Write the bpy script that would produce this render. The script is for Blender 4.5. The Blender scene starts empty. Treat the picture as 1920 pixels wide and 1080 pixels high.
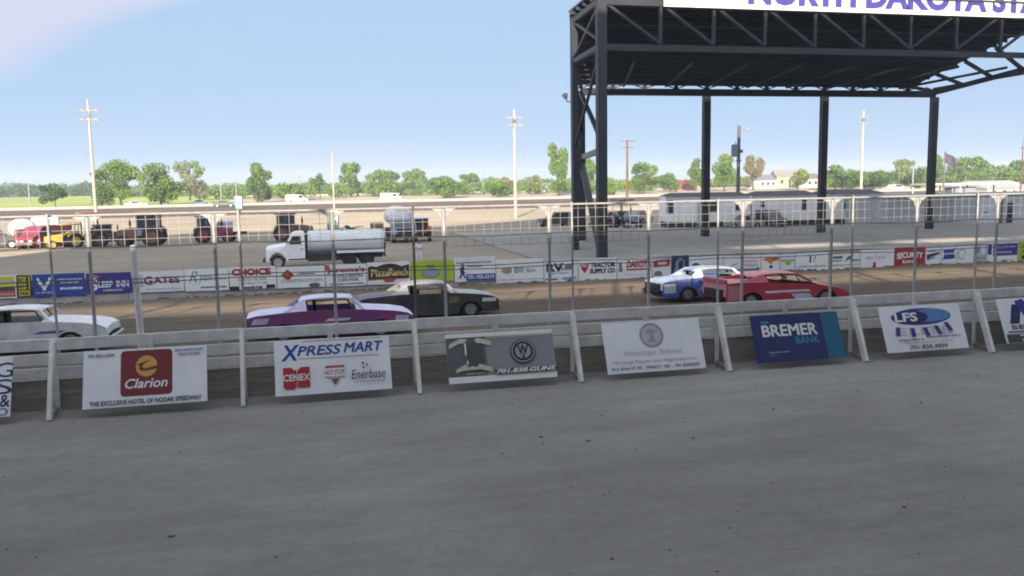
import bpy, bmesh, math, random
from mathutils import Vector, Matrix
import mathutils
random.seed(7)
rad = math.radians
sc = bpy.context.scene
col = sc.collection

# ---------------------------------------------------------------- camera
F_PX, PITCH, ROLL, YAW, CAM_H = 1635.07, 0.12307, -0.01633, 0.23440, 4.56
CF = Vector((math.sin(YAW)*math.cos(PITCH), math.cos(YAW)*math.cos(PITCH), -math.sin(PITCH)))
_R = Vector((math.cos(YAW), -math.sin(YAW), 0)); _U = _R.cross(CF)
CR = _R*math.cos(ROLL) + _U*math.sin(ROLL)
CU = -_R*math.sin(ROLL) + _U*math.cos(ROLL)
CC = Vector((0, 0, CAM_H))
cd = bpy.data.cameras.new('camera'); cam = bpy.data.objects.new('camera', cd); col.objects.link(cam)
cam.matrix_world = Matrix(((CR.x, CU.x, -CF.x, CC.x), (CR.y, CU.y, -CF.y, CC.y), (CR.z, CU.z, -CF.z, CC.z), (0, 0, 0, 1)))
cd.sensor_width = 36; cd.lens = F_PX/1920*36; cd.clip_start = 0.1; cd.clip_end = 20000
sc.camera = cam

# ---------------------------------------------------------------- sky, sun, exposure
SUN_AZ, SUN_EL = 20.0, 12.25          # the light travels towards +Y, turned 20 deg to +X
w = bpy.data.worlds.new('World'); sc.world = w; w.use_nodes = True
nt = w.node_tree; nt.nodes.clear()
def N(t, **k):
    n = nt.nodes.new(t)
    for a, b in k.items(): setattr(n, a, b)
    return n
def L(a, b): nt.links.new(a, b)
out = N('ShaderNodeOutputWorld'); bg = N('ShaderNodeBackground'); sky = N('ShaderNodeTexSky')
sky.sky_type = 'NISHITA'; sky.sun_disc = False
sky.sun_elevation = rad(SUN_EL); sky.sun_rotation = rad(180+SUN_AZ)
sky.air_density = 0.5; sky.dust_density = 0.0; sky.ozone_density = 1.6; sky.altitude = 400
bg.inputs['Strength'].default_value = 0.05
tc = N('ShaderNodeTexCoord')
# thin cirrus: a wedge of cloud up on the left, faint bands lower down
def vmath(op, a=None, b=None):
    n = N('ShaderNodeVectorMath', operation=op)
    if a is not None: L(a, n.inputs[0])
    if b is not None: n.inputs[1].default_value = b
    return n
def mth(op, a, b=None, c=None, clamp=False):
    n = N('ShaderNodeMath', operation=op); n.use_clamp = clamp
    for i, v in enumerate((a, b, c)):
        if v is None: continue
        if isinstance(v, (int, float)): n.inputs[i].default_value = v
        else: L(v, n.inputs[i])
    return n.outputs[0]
D = tc.outputs['Generated']
mp = N('ShaderNodeMapping'); L(D, mp.inputs['Vector']); mp.inputs['Scale'].default_value = (3.0, 3.0, 14.0)
ns = N('ShaderNodeTexNoise'); L(mp.outputs[0], ns.inputs['Vector']); ns.inputs['Scale'].default_value = 1.6; ns.inputs['Detail'].default_value = 5
def pxdir(x, y): return (CF + CR*((x-960)/F_PX) + CU*((540-y)/F_PX)).normalized()
a_, b_ = pxdir(400, -10), pxdir(-80, 175)
nrm = a_.cross(b_).normalized()
if nrm.dot(pxdir(0, 0)) < 0: nrm = -nrm
dot1 = vmath('DOT_PRODUCT', D, nrm).outputs['Value']
mp2 = N('ShaderNodeMapping'); L(D, mp2.inputs['Vector']); mp2.inputs['Scale'].default_value = (5, 5, 9)
ns2 = N('ShaderNodeTexNoise'); L(mp2.outputs[0], ns2.inputs['Vector']); ns2.inputs['Scale'].default_value = 1.3; ns2.inputs['Detail'].default_value = 4
wob = mth('MULTIPLY_ADD', ns2.outputs['Fac'], 0.07, -0.035)
wedge = mth('MULTIPLY_ADD', mth('ADD', dot1, wob), 34.0, 0.2, clamp=True)
thin = mth('MULTIPLY_ADD', ns.outputs['Fac'], 2.6, -1.1, clamp=True)
sepz = N('ShaderNodeSeparateXYZ'); L(D, sepz.inputs[0])
low = mth('MULTIPLY_ADD', sepz.outputs['Z'], -5.5, 1.0, clamp=True)
cl = mth('MAXIMUM', mth('MULTIPLY', wedge, 0.8), mth('MULTIPLY', mth('MULTIPLY', thin, 0.26), mth('ADD', low, 0.15)))
mix = N('ShaderNodeMix', data_type='RGBA'); L(cl, mix.inputs['Factor'])
veil = N('ShaderNodeMix', data_type='RGBA'); veil.inputs['Factor'].default_value = 0.90      # high thin overcast veil all over the sky
L(sky.outputs[0], veil.inputs[6]); veil.inputs[7].default_value = (4.75, 6.7, 9.3, 1)
L(veil.outputs[2], mix.inputs[6]); mix.inputs[7].default_value = (7.1, 7.25, 9.0, 1)
over = mth('MULTIPLY', mth('MULTIPLY_ADD', sepz.outputs['Z'], 2.6, -0.95, clamp=True), mth('MULTIPLY_ADD', ns2.outputs['Fac'], 0.9, 0.35, clamp=True))
mixo = N('ShaderNodeMix', data_type='RGBA'); L(over, mixo.inputs['Factor']); L(mix.outputs[2], mixo.inputs[6]); mixo.inputs[7].default_value = (11.4, 12.2, 13.4, 1)   # bright cloud overhead, out of view, added to lift the shaded ground
glow = mth('POWER', mth('MAXIMUM', vmath('DOT_PRODUCT', D, (-math.sin(rad(SUN_AZ))*math.cos(rad(SUN_EL)), -math.cos(rad(SUN_AZ))*math.cos(rad(SUN_EL)), math.sin(rad(SUN_EL)))).outputs['Value'], 0.0), 3.0)
gsc = N('ShaderNodeVectorMath', operation='SCALE'); gsc.inputs[0].default_value = (14.0, 15.2, 17.5); L(glow, gsc.inputs['Scale'])      # unseen glow round the sun, added to brighten upright faces in the shade
gad = N('ShaderNodeVectorMath', operation='ADD'); L(mixo.outputs[2], gad.inputs[0]); L(gsc.outputs[0], gad.inputs[1])
L(gad.outputs[0], bg.inputs['Color']); L(bg.outputs[0], out.inputs['Surface'])
sd = bpy.data.lights.new('sun', 'SUN'); sd.energy = 4.9; sd.angle = rad(0.5); sd.color = (1.0, 0.86, 0.70)
so = bpy.data.objects.new('sun', sd); col.objects.link(so)
sdir = Vector((math.sin(rad(SUN_AZ))*math.cos(rad(SUN_EL)), math.cos(rad(SUN_AZ))*math.cos(rad(SUN_EL)), -math.sin(rad(SUN_EL))))
so.rotation_euler = sdir.to_track_quat('-Z', 'Y').to_euler(); so.location = (-60, -160, 80)
sc.view_settings.view_transform = 'Standard'; sc.view_settings.look = 'None'
sc.view_settings.exposure = 1.0; sc.view_settings.gamma = 1.0; sc.view_settings.use_curve_mapping = False
sc.cycles.max_bounces = 6; sc.cycles.diffuse_bounces = 3; sc.cycles.transparent_max_bounces = 12
sc.cycles.pixel_filter_type = 'BLACKMAN_HARRIS'; sc.cycles.filter_width = 1.9

# ---------------------------------------------------------------- pixel helpers (measure the photograph, place on the ground)
GZ = -1.2                       # infield level
def ray(x, y): return (CF + CR*((x-960)/F_PX) + CU*((540-y)/F_PX))
def at(x, y, z=GZ):
    d = ray(x, y); t = (z-CC.z)/d.z; return CC + d*t
def atY(x, y, Y):
    d = ray(x, y); return CC + d*(Y/d.y)
def atd(x, depth, z=GZ):       # ground point under pixel column x at a camera depth
    y = 400.0
    for _ in range(30):
        p = at_depth(x, y, depth); e = p.z - z
        y += e*F_PX/depth
    return at_depth(x, y, depth)
def at_depth(x, y, depth): return CC + ray(x, y)*depth
def depth(p): return (Vector(p)-CC).dot(CF)
def pxm(p): return F_PX/depth(p)

# ---------------------------------------------------------------- materials
MATS = {}
def mat(name, c, rough=0.6, metal=0.0, var=0.12, scale=3.0, bump=0.0, bscale=40.0, c2=None, spec=0.5, stretch=None, coat=0.0):
    if name in MATS: return MATS[name]
    m = bpy.data.materials.new(name); m.use_nodes = True; t = m.node_tree; b = t.nodes['Principled BSDF']
    b.inputs['Roughness'].default_value = rough; b.inputs['Metallic'].default_value = metal
    b.inputs['Specular IOR Level'].default_value = spec; b.inputs['Coat Weight'].default_value = coat
    tcn = t.nodes.new('ShaderNodeTexCoord'); vec = tcn.outputs['Object']
    if stretch:
        mpn = t.nodes.new('ShaderNodeMapping'); t.links.new(vec, mpn.inputs['Vector']); mpn.inputs['Scale'].default_value = stretch; vec = mpn.outputs[0]
    n = t.nodes.new('ShaderNodeTexNoise'); n.inputs['Scale'].default_value = scale; n.inputs['Detail'].default_value = 6; n.inputs['Roughness'].default_value = 0.65
    t.links.new(vec, n.inputs['Vector'])
    r = t.nodes.new('ShaderNodeValToRGB'); t.links.new(n.outputs['Fac'], r.inputs['Fac'])
    if c2 is None: c2 = tuple(x*(1-2.2*var) for x in c)
    r.color_ramp.elements[0].position = 0.33; r.color_ramp.elements[1].position = 0.62
    r.color_ramp.elements[0].color = (*c2, 1); r.color_ramp.elements[1].color = (*c, 1)
    t.links.new(r.outputs[0], b.inputs['Base Color'])
    if bump:
        n2 = t.nodes.new('ShaderNodeTexNoise'); n2.inputs['Scale'].default_value = bscale; n2.inputs['Detail'].default_value = 5
        t.links.new(vec, n2.inputs['Vector'])
        bp = t.nodes.new('ShaderNodeBump'); bp.inputs['Strength'].default_value = bump; t.links.new(n2.outputs['Fac'], bp.inputs['Height']); bp.inputs['Distance'].default_value = 0.05
        t.links.new(bp.outputs[0], b.inputs['Normal'])
    MATS[name] = m; return m

# ---------------------------------------------------------------- mesh builder
class MB:
    def __init__(s): s.v = []; s.f = []; s.mi = []; s.mats = []; s.cur = 0
    def use(s, m):
        if m not in s.mats: s.mats.append(m)
        s.cur = s.mats.index(m); return s
    def add(s, vs, fs):
        o = len(s.v); s.v += [tuple(v) for v in vs]; s.f += [tuple(i+o for i in f) for f in fs]; s.mi += [s.cur]*len(fs); return s
    def box(s, c, d, rot=None):
        x, y, z = d[0]/2, d[1]/2, d[2]/2
        vs = [Vector((a*x, b*y, e*z)) for a in (-1, 1) for b in (-1, 1) for e in (-1, 1)]
        if rot is not None: vs = [rot @ v for v in vs]
        c = Vector(c)
        return s.add([v+c for v in vs], [(0, 1, 3, 2), (4, 6, 7, 5), (0, 4, 5, 1), (2, 3, 7, 6), (0, 2, 6, 4), (1, 5, 7, 3)])
    def b2(s, x0, x1, y0, y1, z0, z1): return s.box(((x0+x1)/2, (y0+y1)/2, (z0+z1)/2), (abs(x1-x0), abs(y1-y0), abs(z1-z0)))
    def bar(s, p, q, wd, ht, up=(0, 0, 1)):       # rectangular bar from p to q
        p, q = Vector(p), Vector(q); d = q-p; l = d.length; d.normalize()
        u = Vector(up)
        if abs(d.dot(u)) > 0.98: u = Vector((0, 1, 0))
        sx = d.cross(u).normalized(); uz = sx.cross(d)
        R = Matrix((sx, d, uz)).transposed()
        return s.box((p+q)/2, (wd, l, ht), R)
    def cyl(s, p, q, r0, r1=None, n=10, caps=True):
        r1 = r0 if r1 is None else r1
        p, q = Vector(p), Vector(q); d = (q-p).normalized()
        a = d.orthogonal().normalized(); b = d.cross(a)
        vs = []
        for c, r in ((p, r0), (q, r1)):
            for i in range(n):
                t = 2*math.pi*i/n; vs.append(c + a*(r*math.cos(t)) + b*(r*math.sin(t)))
        fs = [(i, (i+1) % n, n+(i+1) % n, n+i) for i in range(n)]
        if caps: fs += [tuple(range(n-1, -1, -1)), tuple(range(n, 2*n))]
        return s.add(vs, fs)
    def tube(s, pts, r, n=6):
        for a, b in zip(pts[:-1], pts[1:]): s.cyl(a, b, r, r, n)
        return s
    def loft(s, rings, close=True, cap=True):
        n = len(rings[0]); vs = [v for r in rings for v in r]; fs = []
        for k in range(len(rings)-1):
            for i in range(n if close else n-1):
                j = (i+1) % n
                fs.append((k*n+i, k*n+j, (k+1)*n+j, (k+1)*n+i))
        if cap: fs += [tuple(range(n-1, -1, -1)), tuple((len(rings)-1)*n+i for i in range(n))]
        return s.add(vs, fs)
    def prism(s, poly, off, base=Vector((0, 0, 0)), ax=Vector((1, 0, 0)), ay=Vector((0, 0, 1)), an=Vector((0, 1, 0))):
        base = Vector(base)
        r0 = [base + ax*p[0] + ay*p[1] for p in poly]; r1 = [v + an*off for v in r0]
        return s.loft([r0, r1])
    def sphere(s, c, r, nu=12, nv=7):
        c = Vector(c); r = r if hasattr(r, '__len__') else (r, r, r)
        rings = []
        for k in range(nv+1):
            t = math.pi*(k/nv); rr = max(math.sin(t), 0.02)
            rings.append([c + Vector((r[0]*rr*math.cos(2*math.pi*i/nu), r[1]*rr*math.sin(2*math.pi*i/nu), -r[2]*math.cos(t))) for i in range(nu)])
        return s.loft(rings)
    def mesh(s, name, m=None):
        me = bpy.data.meshes.new(name); me.from_pydata(s.v, [], s.f)
        if s.mats:
            for x in s.mats: me.materials.append(x)
            me.polygons.foreach_set('material_index', s.mi)
        elif m: me.materials.append(m)
        bm = bmesh.new(); bm.from_mesh(me); bmesh.ops.recalc_face_normals(bm, faces=bm.faces); bm.to_mesh(me); bm.free()
        me.update(); return me
    def build(s, name, m=None, parent=None, smooth=False, bevel=0.0, loc=None, label=None):
        me = s.mesh(name, m)
        o = bpy.data.objects.new(name, me); col.objects.link(o)
        if loc is not None: o.location = loc
        if parent: o.parent = parent
        if smooth: smooth_by_angle(me, 38)
        if bevel:
            md = o.modifiers.new('bevel', 'BEVEL'); md.width = bevel; md.segments = 2; md.limit_method = 'ANGLE'; md.angle_limit = rad(40)
        if label: o['label'] = label
        return o
def smooth_by_angle(me, deg):
    bm = bmesh.new(); bm.from_mesh(me)
    for f in bm.faces: f.smooth = True
    for e in bm.edges:
        e.smooth = len(e.link_faces) == 2 and e.calc_face_angle(0) < rad(deg)
    bm.to_mesh(me); bm.free()
def tag(o, label=None, cat=None, group=None, kind=None):
    for k, v in (('label', label), ('category', cat), ('group', group), ('kind', kind)):
        if v: o[k] = v
    return o
def thing(name, label, cat, loc=(0, 0, 0), rz=0.0, group=None):
    o = bpy.data.objects.new(name, None); col.objects.link(o); o.empty_display_size = 0.3
    o.location = loc; o.rotation_euler = (0, 0, rz)
    return tag(o, label, cat, group)
def copy_tree(o, parent=None):
    c = o.copy(); col.objects.link(c)
    if parent: c.parent = parent
    for ch in list(o.children): copy_tree(ch, c)
    return c
def struct(o, label=None, cat=None): o['kind'] = 'structure'; return tag(o, label, cat)

# ---------------------------------------------------------------- ground
def ground_mat(name, cA, cB, cC, sc1, sc2, stretch=(1, 1, 1), bump=0.3, rough=0.95, sc3=0.05, spots=0.0, grain=0.0):
    m = bpy.data.materials.new(name); m.use_nodes = True; t = m.node_tree; b = t.nodes['Principled BSDF']
    b.inputs['Roughness'].default_value = rough; b.inputs['Specular IOR Level'].default_value = 0.25; b.inputs['Diffuse Roughness'].default_value = 1.0
    tcn = t.nodes.new('ShaderNodeTexCoord'); mpn = t.nodes.new('ShaderNodeMapping'); t.links.new(tcn.outputs['Object'], mpn.inputs['Vector']); mpn.inputs['Scale'].default_value = stretch
    def noise(s, d=7, r=0.6, v=mpn.outputs[0]):
        n = t.nodes.new('ShaderNodeTexNoise'); n.inputs['Scale'].default_value = s; n.inputs['Detail'].default_value = d; n.inputs['Roughness'].default_value = r
        t.links.new(v, n.inputs['Vector']); return n.outputs['Fac']
    def ramp(f, p0, p1, c0, c1):
        r = t.nodes.new('ShaderNodeValToRGB'); t.links.new(f, r.inputs['Fac'])
        r.color_ramp.elements[0].position = p0; r.color_ramp.elements[1].position = p1
        r.color_ramp.elements[0].color = c0; r.color_ramp.elements[1].color = c1; return r.outputs[0]
    A = ramp(noise(sc1), 0.38, 0.62, (*cA, 1), (*cB, 1))
    fB = ramp(noise(sc2, 8, 0.7), 0.42, 0.68, (0, 0, 0, 1), (1, 1, 1, 1))
    mx = t.nodes.new('ShaderNodeMix'); mx.data_type = 'RGBA'; mx.inputs[7].default_value = (*cC, 1)
    t.links.new(A, mx.inputs[6]); k = t.nodes.new('ShaderNodeMath'); k.operation = 'MULTIPLY'; k.inputs[1].default_value = 0.6
    t.links.new(fB, k.inputs[0]); t.links.new(k.outputs[0], mx.inputs[0])
    big = ramp(noise(sc3, 3, 0.5, tcn.outputs['Object']), 0.35, 0.7, (0.82, 0.82, 0.82, 1), (1.1, 1.1, 1.1, 1))
    mu = t.nodes.new('ShaderNodeMix'); mu.data_type = 'RGBA'; mu.blend_type = 'MULTIPLY'; mu.inputs[0].default_value = 1
    t.links.new(mx.outputs[2], mu.inputs[6]); t.links.new(big, mu.inputs[7]); res = mu.outputs[2]
    if grain:
        mp3 = t.nodes.new('ShaderNodeMapping'); t.links.new(tcn.outputs['Object'], mp3.inputs['Vector']); mp3.inputs['Scale'].default_value = (0.10, 0.75, 1)     # long scuffs along the barrier
        gm = t.nodes.new('ShaderNodeMix'); gm.data_type = 'RGBA'; gm.blend_type = 'MULTIPLY'; gm.inputs[0].default_value = 1
        t.links.new(res, gm.inputs[6]); t.links.new(ramp(noise(1.3, 7, 0.65, mp3.outputs[0]), 0.36, 0.60, (0.90, 0.895, 0.885, 1), (1.04, 1.04, 1.04, 1)), gm.inputs[7]); res = gm.outputs[2]
        for gs, ga in ((26, grain), (90, grain*0.8), (5, grain*0.7)):
            gm = t.nodes.new('ShaderNodeMix'); gm.data_type = 'RGBA'; gm.blend_type = 'MULTIPLY'; gm.inputs[0].default_value = 1
            t.links.new(res, gm.inputs[6]); t.links.new(ramp(noise(gs, 4, 0.6, tcn.outputs['Object']), 0.35, 0.65, (1-ga, 1-ga, 1-ga, 1), (1+ga*.6, 1+ga*.6, 1+ga*.6, 1)), gm.inputs[7]); res = gm.outputs[2]
    if spots:
        vo = t.nodes.new('ShaderNodeTexVoronoi'); vo.inputs['Scale'].default_value = 0.9; t.links.new(tcn.outputs['Object'], vo.inputs['Vector'])
        f = ramp(vo.outputs['Distance'], 0.02, 0.05, (1, 1, 1, 1), (0, 0, 0, 1))
        # only some cells hold a speck
        sp = t.nodes.new('ShaderNodeSeparateColor'); t.links.new(vo.outputs['Color'], sp.inputs[0])
        gt = t.nodes.new('ShaderNodeMath'); gt.operation = 'GREATER_THAN'; gt.inputs[1].default_value = 0.72; t.links.new(sp.outputs[0], gt.inputs[0])
        mm = t.nodes.new('ShaderNodeMath'); mm.operation = 'MULTIPLY'; t.links.new(f, mm.inputs[0]); t.links.new(gt.outputs[0], mm.inputs[1])
        ms = t.nodes.new('ShaderNodeMath'); ms.operation = 'MULTIPLY'; ms.inputs[1].default_value = spots; t.links.new(mm.outputs[0], ms.inputs[0])
        m3 = t.nodes.new('ShaderNodeMix'); m3.data_type = 'RGBA'; m3.inputs[7].default_value = (0.05, 0.045, 0.04, 1)
        t.links.new(res, m3.inputs[6]); t.links.new(ms.outputs[0], m3.inputs[0]); res = m3.outputs[2]
    t.links.new(res, b.inputs['Base Color'])
    bp = t.nodes.new('ShaderNodeBump'); bp.inputs['Strength'].default_value = bump; bp.inputs['Distance'].default_value = 0.04
    t.links.new(noise(sc2*3, 8, 0.7), bp.inputs['Height']); t.links.new(bp.outputs[0], b.inputs['Normal'])
    return m
def sheet(name, m, xs, prof, rough=0.0, seed=1, step=None):
    """ground strip: prof = list of (Y, z); xs = list of X"""
    vs = []; fs = []; n = len(xs)
    for (Y, z) in prof:
        for X in xs:
            dz = 0
            if rough: dz = rough*mathutils.noise.noise(Vector((X*0.35, Y*0.9, seed)))+rough*0.7*mathutils.noise.noise(Vector((X*1.3, Y*2.1, seed+5)))
            vs.append((X, Y, z+dz))
    for j in range(len(prof)-1):
        for i in range(n-1): fs.append((j*n+i, j*n+i+1, (j+1)*n+i+1, (j+1)*n+i))
    b = MB(); b.add(vs, fs); o = b.build(name, m, smooth=True); o['kind'] = 'structure'; return o
def frange(a, b, s):
    o = []; x = a
    while x < b-1e-6: o.append(x); x += s
    return o+[b]
M_apron = ground_mat('worn_concrete', (0.29, 0.281, 0.262), (0.335, 0.326, 0.303), (0.25, 0.242, 0.225), 0.5, 1.7, (0.7, 1.25, 1), 0.35, 0.9, 0.13, spots=0.55, grain=0.09)
M_track = ground_mat('packed_clay', (0.098, 0.077, 0.056), (0.145, 0.112, 0.078), (0.058, 0.048, 0.039), 0.7, 2.5, (0.22, 1.3, 1), 0.7)
M_infield = ground_mat('dry_dirt', (0.235, 0.20, 0.152), (0.30, 0.252, 0.188), (0.175, 0.15, 0.116), 0.12, 0.6, (0.6, 1.5, 1), 0.5, sc3=0.02)
M_clay2 = ground_mat('dark_clay', (0.07, 0.054, 0.042), (0.10, 0.076, 0.06), (0.056, 0.044, 0.035), 0.1, 0.5, (0.3, 1, 1), 0.4)
M_field = ground_mat('dry_field', (0.40, 0.345, 0.25), (0.47, 0.405, 0.30), (0.33, 0.30, 0.18), 0.02, 0.12, (1, 1, 1), 0.4, sc3=0.006)
M_grass = ground_mat('mown_grass', (0.16, 0.22, 0.045), (0.22, 0.28, 0.06), (0.28, 0.28, 0.10), 0.02, 0.2, (1, 1, 1), 0.5, sc3=0.01)
M_slab = ground_mat('pale_concrete', (0.255, 0.24, 0.215), (0.30, 0.285, 0.255), (0.205, 0.19, 0.17), 0.3, 1.5, (1, 1, 1), 0.2, sc3=0.06)
sheet('concrete_apron', M_apron, frange(-70, 120, 10), [(-14, 0), (0, 0), (10, 0), (18, 0), (19.6, 0)])
sheet('race_track', M_track, frange(-60, 110, 0.8), [(19.6, 0.0), (20.0, -0.02)] + [(y, -0.02-0.03*(y-20)) for y in frange(20.6, 30, 0.6)] +
      [(y, -0.32-0.03*(y-30)) for y in frange(30.6, 39, 0.6)] + [(39.6, -0.62), (40.2, -0.60), (40.8, -0.52), (41.4, -0.50), (42, -0.56), (42.6, -0.66), (43.2, -0.76), (44, -0.86), (45, -0.98), (46, -1.12), (46.9, -1.2)], rough=0.03)
sheet('infield', M_infield, frange(-900, 1200, 30), [(46.9, GZ)] + [(y, GZ) for y in frange(60, 420, 20)], rough=0.0)
sheet('far_field', M_field, frange(-2400, 3000, 200), [(y, GZ) for y in (420, 500, 700, 1000, 1500, 2500)])
# ---------------------------------------------------------------- grandstand behind the camera (casts the long evening shade)
def grandstand():
    t = thing('grandstand', 'tall covered grandstand at the outside of the track, behind the viewer', 'grandstand', (0, 0, 0))
    YB = -12.0; TS = math.tan(rad(SUN_EL))/math.cos(rad(SUN_AZ)); TX = math.tan(rad(SUN_AZ))
    steel = mat('stand_steel', (0.25, 0.26, 0.28), 0.6); conc = mat('stand_concrete', (0.30, 0.29, 0.28), 0.9)
    hz = lambda Y, z: z + TS*(Y-YB)
    lo0, lo1 = hz(18.95, 3.42), hz(18.95, 4.36)          # low slot: light under the upper deck
    def top(x):                                          # the roof steps up to the press box over the middle of the stand
        return 27.3 + 5.1*min(1.0, max(0.0, (x+22)/19.0))
    b = MB()
    X0, X1 = -24.7-TX*(81.2-YB), 150
    xs = frange(X0, X1, 1.0)
    P = 13.6
    xc = at(1500, 462).x - TX*(at(1500, 462).y-YB)       # centre of one lens-shaped opening, added to throw light patches on the infield
    mid = hz(at(1500, 462).y, GZ)
    def lens(x):
        if x < xc-0.5*P-0.05: return 0
        u = ((x-xc)/P + 0.5) % 1.0
        return max(0.0, math.sin(math.pi*u))**1.2*0.42
    for a, c in zip(xs[:-1], xs[1:]):
        e = 0.15
        b.add([(a, YB, 0), (c, YB, 0), (c, YB, lo0), (a, YB, lo0)], [(0, 1, 2, 3)])
        la, lc = lens(a), lens(c)
        b.add([(a, YB, lo1), (c, YB, lo1), (c, YB, mid-lc), (a, YB, mid-la)], [(0, 1, 2, 3)])
        b.add([(a, YB, mid+la*0.9), (c, YB, mid+lc*0.9), (c, YB, top(c)), (a, YB, top(a))], [(0, 1, 2, 3)])
    for x in frange(X0, X1, 6.8): b.box((x, YB-0.15, top(x)/2), (0.22, 0.25, top(x)))
    b.build('rear_wall', steel, t)
    r = MB()
    for a, c in ((X0, -22), (-22, -3), (-3, X1)):
        r.loft([[(x, YB-0.3, top(x)+0.01), (x, 2.0, top(x)-14*0.245), (x, 2.0, top(x)-14*0.245-0.1), (x, YB-0.3, top(x)-0.1)] for x in (a, c)])
    r.build('roof', steel, t)
    s = MB()
    for k in range(9):
        s.b2(X0, X1, -3.0-k*0.95-0.95, -3.0-k*0.95, 0.0, 3.0+k*0.42)
    s.build('seating_tier', conc, t)
grandstand()
# ---------------------------------------------------------------- lettering
_TC = {}
def text_geo(txt, bold=0.0, shear=0.0, sp=1.0):
    key = (txt, bold, shear, sp)
    if key in _TC: return _TC[key]
    thick = 0.0
    if 'M' in txt: thick = bold; bold = 0.0
    cu = bpy.data.curves.new('t', 'FONT'); cu.body = txt; cu.size = 1; cu.offset = bold; cu.shear = shear; cu.space_character = sp; cu.resolution_u = 3
    ob = bpy.data.objects.new('t', cu); me = ob.to_mesh()
    vs = [(v.co.x, v.co.y) for v in me.vertices]; fs = [tuple(p.vertices) for p in me.polygons]
    if thick:                                          # thicken by a few shifted layers (the outline offset misfills the M)
        n0 = len(vs); v0 = vs; f0 = fs; vs = []; fs = []
        for k_, (dx, dy) in enumerate(((-thick, 0), (thick, 0), (0, thick*.6), (0, -thick*.6), (-thick*.7, thick*.5), (thick*.7, -thick*.5))):
            vs = vs + [(a+dx, b_+dy) for a, b_ in v0]; fs = fs + [tuple(i+n0*k_ for i in f) for f in f0]
    ob.to_mesh_clear(); bpy.data.objects.remove(ob); bpy.data.curves.remove(cu)
    x0 = min(v[0] for v in vs); x1 = max(v[0] for v in vs); y0 = min(v[1] for v in vs); y1 = max(v[1] for v in vs)
    vs = [((a-x0)/(x1-x0)-0.5, (b-y0)/(y1-y0)-0.5) for a, b in vs]
    _TC[key] = (vs, fs); return _TC[key]
PCOL = {'white': (0.82, 0.82, 0.80), 'paper': (0.76, 0.77, 0.77), 'black': (0.02, 0.02, 0.022), 'ink': (0.055, 0.055, 0.065), 'maroon': (0.20, 0.022, 0.03), 'gold': (0.62, 0.38, 0.07),
        'signblue': (0.045, 0.045, 0.24), 'navy': (0.018, 0.03, 0.13), 'blue': (0.02, 0.06, 0.32), 'violet': (0.055, 0.03, 0.26), 'purple': (0.085, 0.05, 0.30), 'red': (0.42, 0.02, 0.03), 'teal': (0.012, 0.13, 0.22), 'aqua': (0.04, 0.26, 0.36),
        'grey': (0.25, 0.26, 0.28), 'pale': (0.50, 0.51, 0.54), 'charcoal': (0.07, 0.072, 0.08), 'steel': (0.17, 0.175, 0.19), 'yellow': (0.62, 0.56, 0.03), 'lime': (0.42, 0.55, 0.03), 'green': (0.06, 0.26, 0.12), 'sky': (0.10, 0.24, 0.52),
        'orange': (0.60, 0.22, 0.04), 'brown': (0.055, 0.022, 0.014), 'cream': (0.66, 0.55, 0.24), 'pink': (0.60, 0.36, 0.36), 'rust': (0.42, 0.10, 0.06), 'bone': (0.55, 0.53, 0.42), 'smoke': (0.33, 0.34, 0.37), 'dull': (0.11, 0.11, 0.12), 'leaf': (0.32, 0.45, 0.10), 'tan': (0.40, 0.31, 0.20)}
def paint(c): return mat('print_'+c, PCOL[c], 0.55, var=0.05, scale=1.2)
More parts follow.
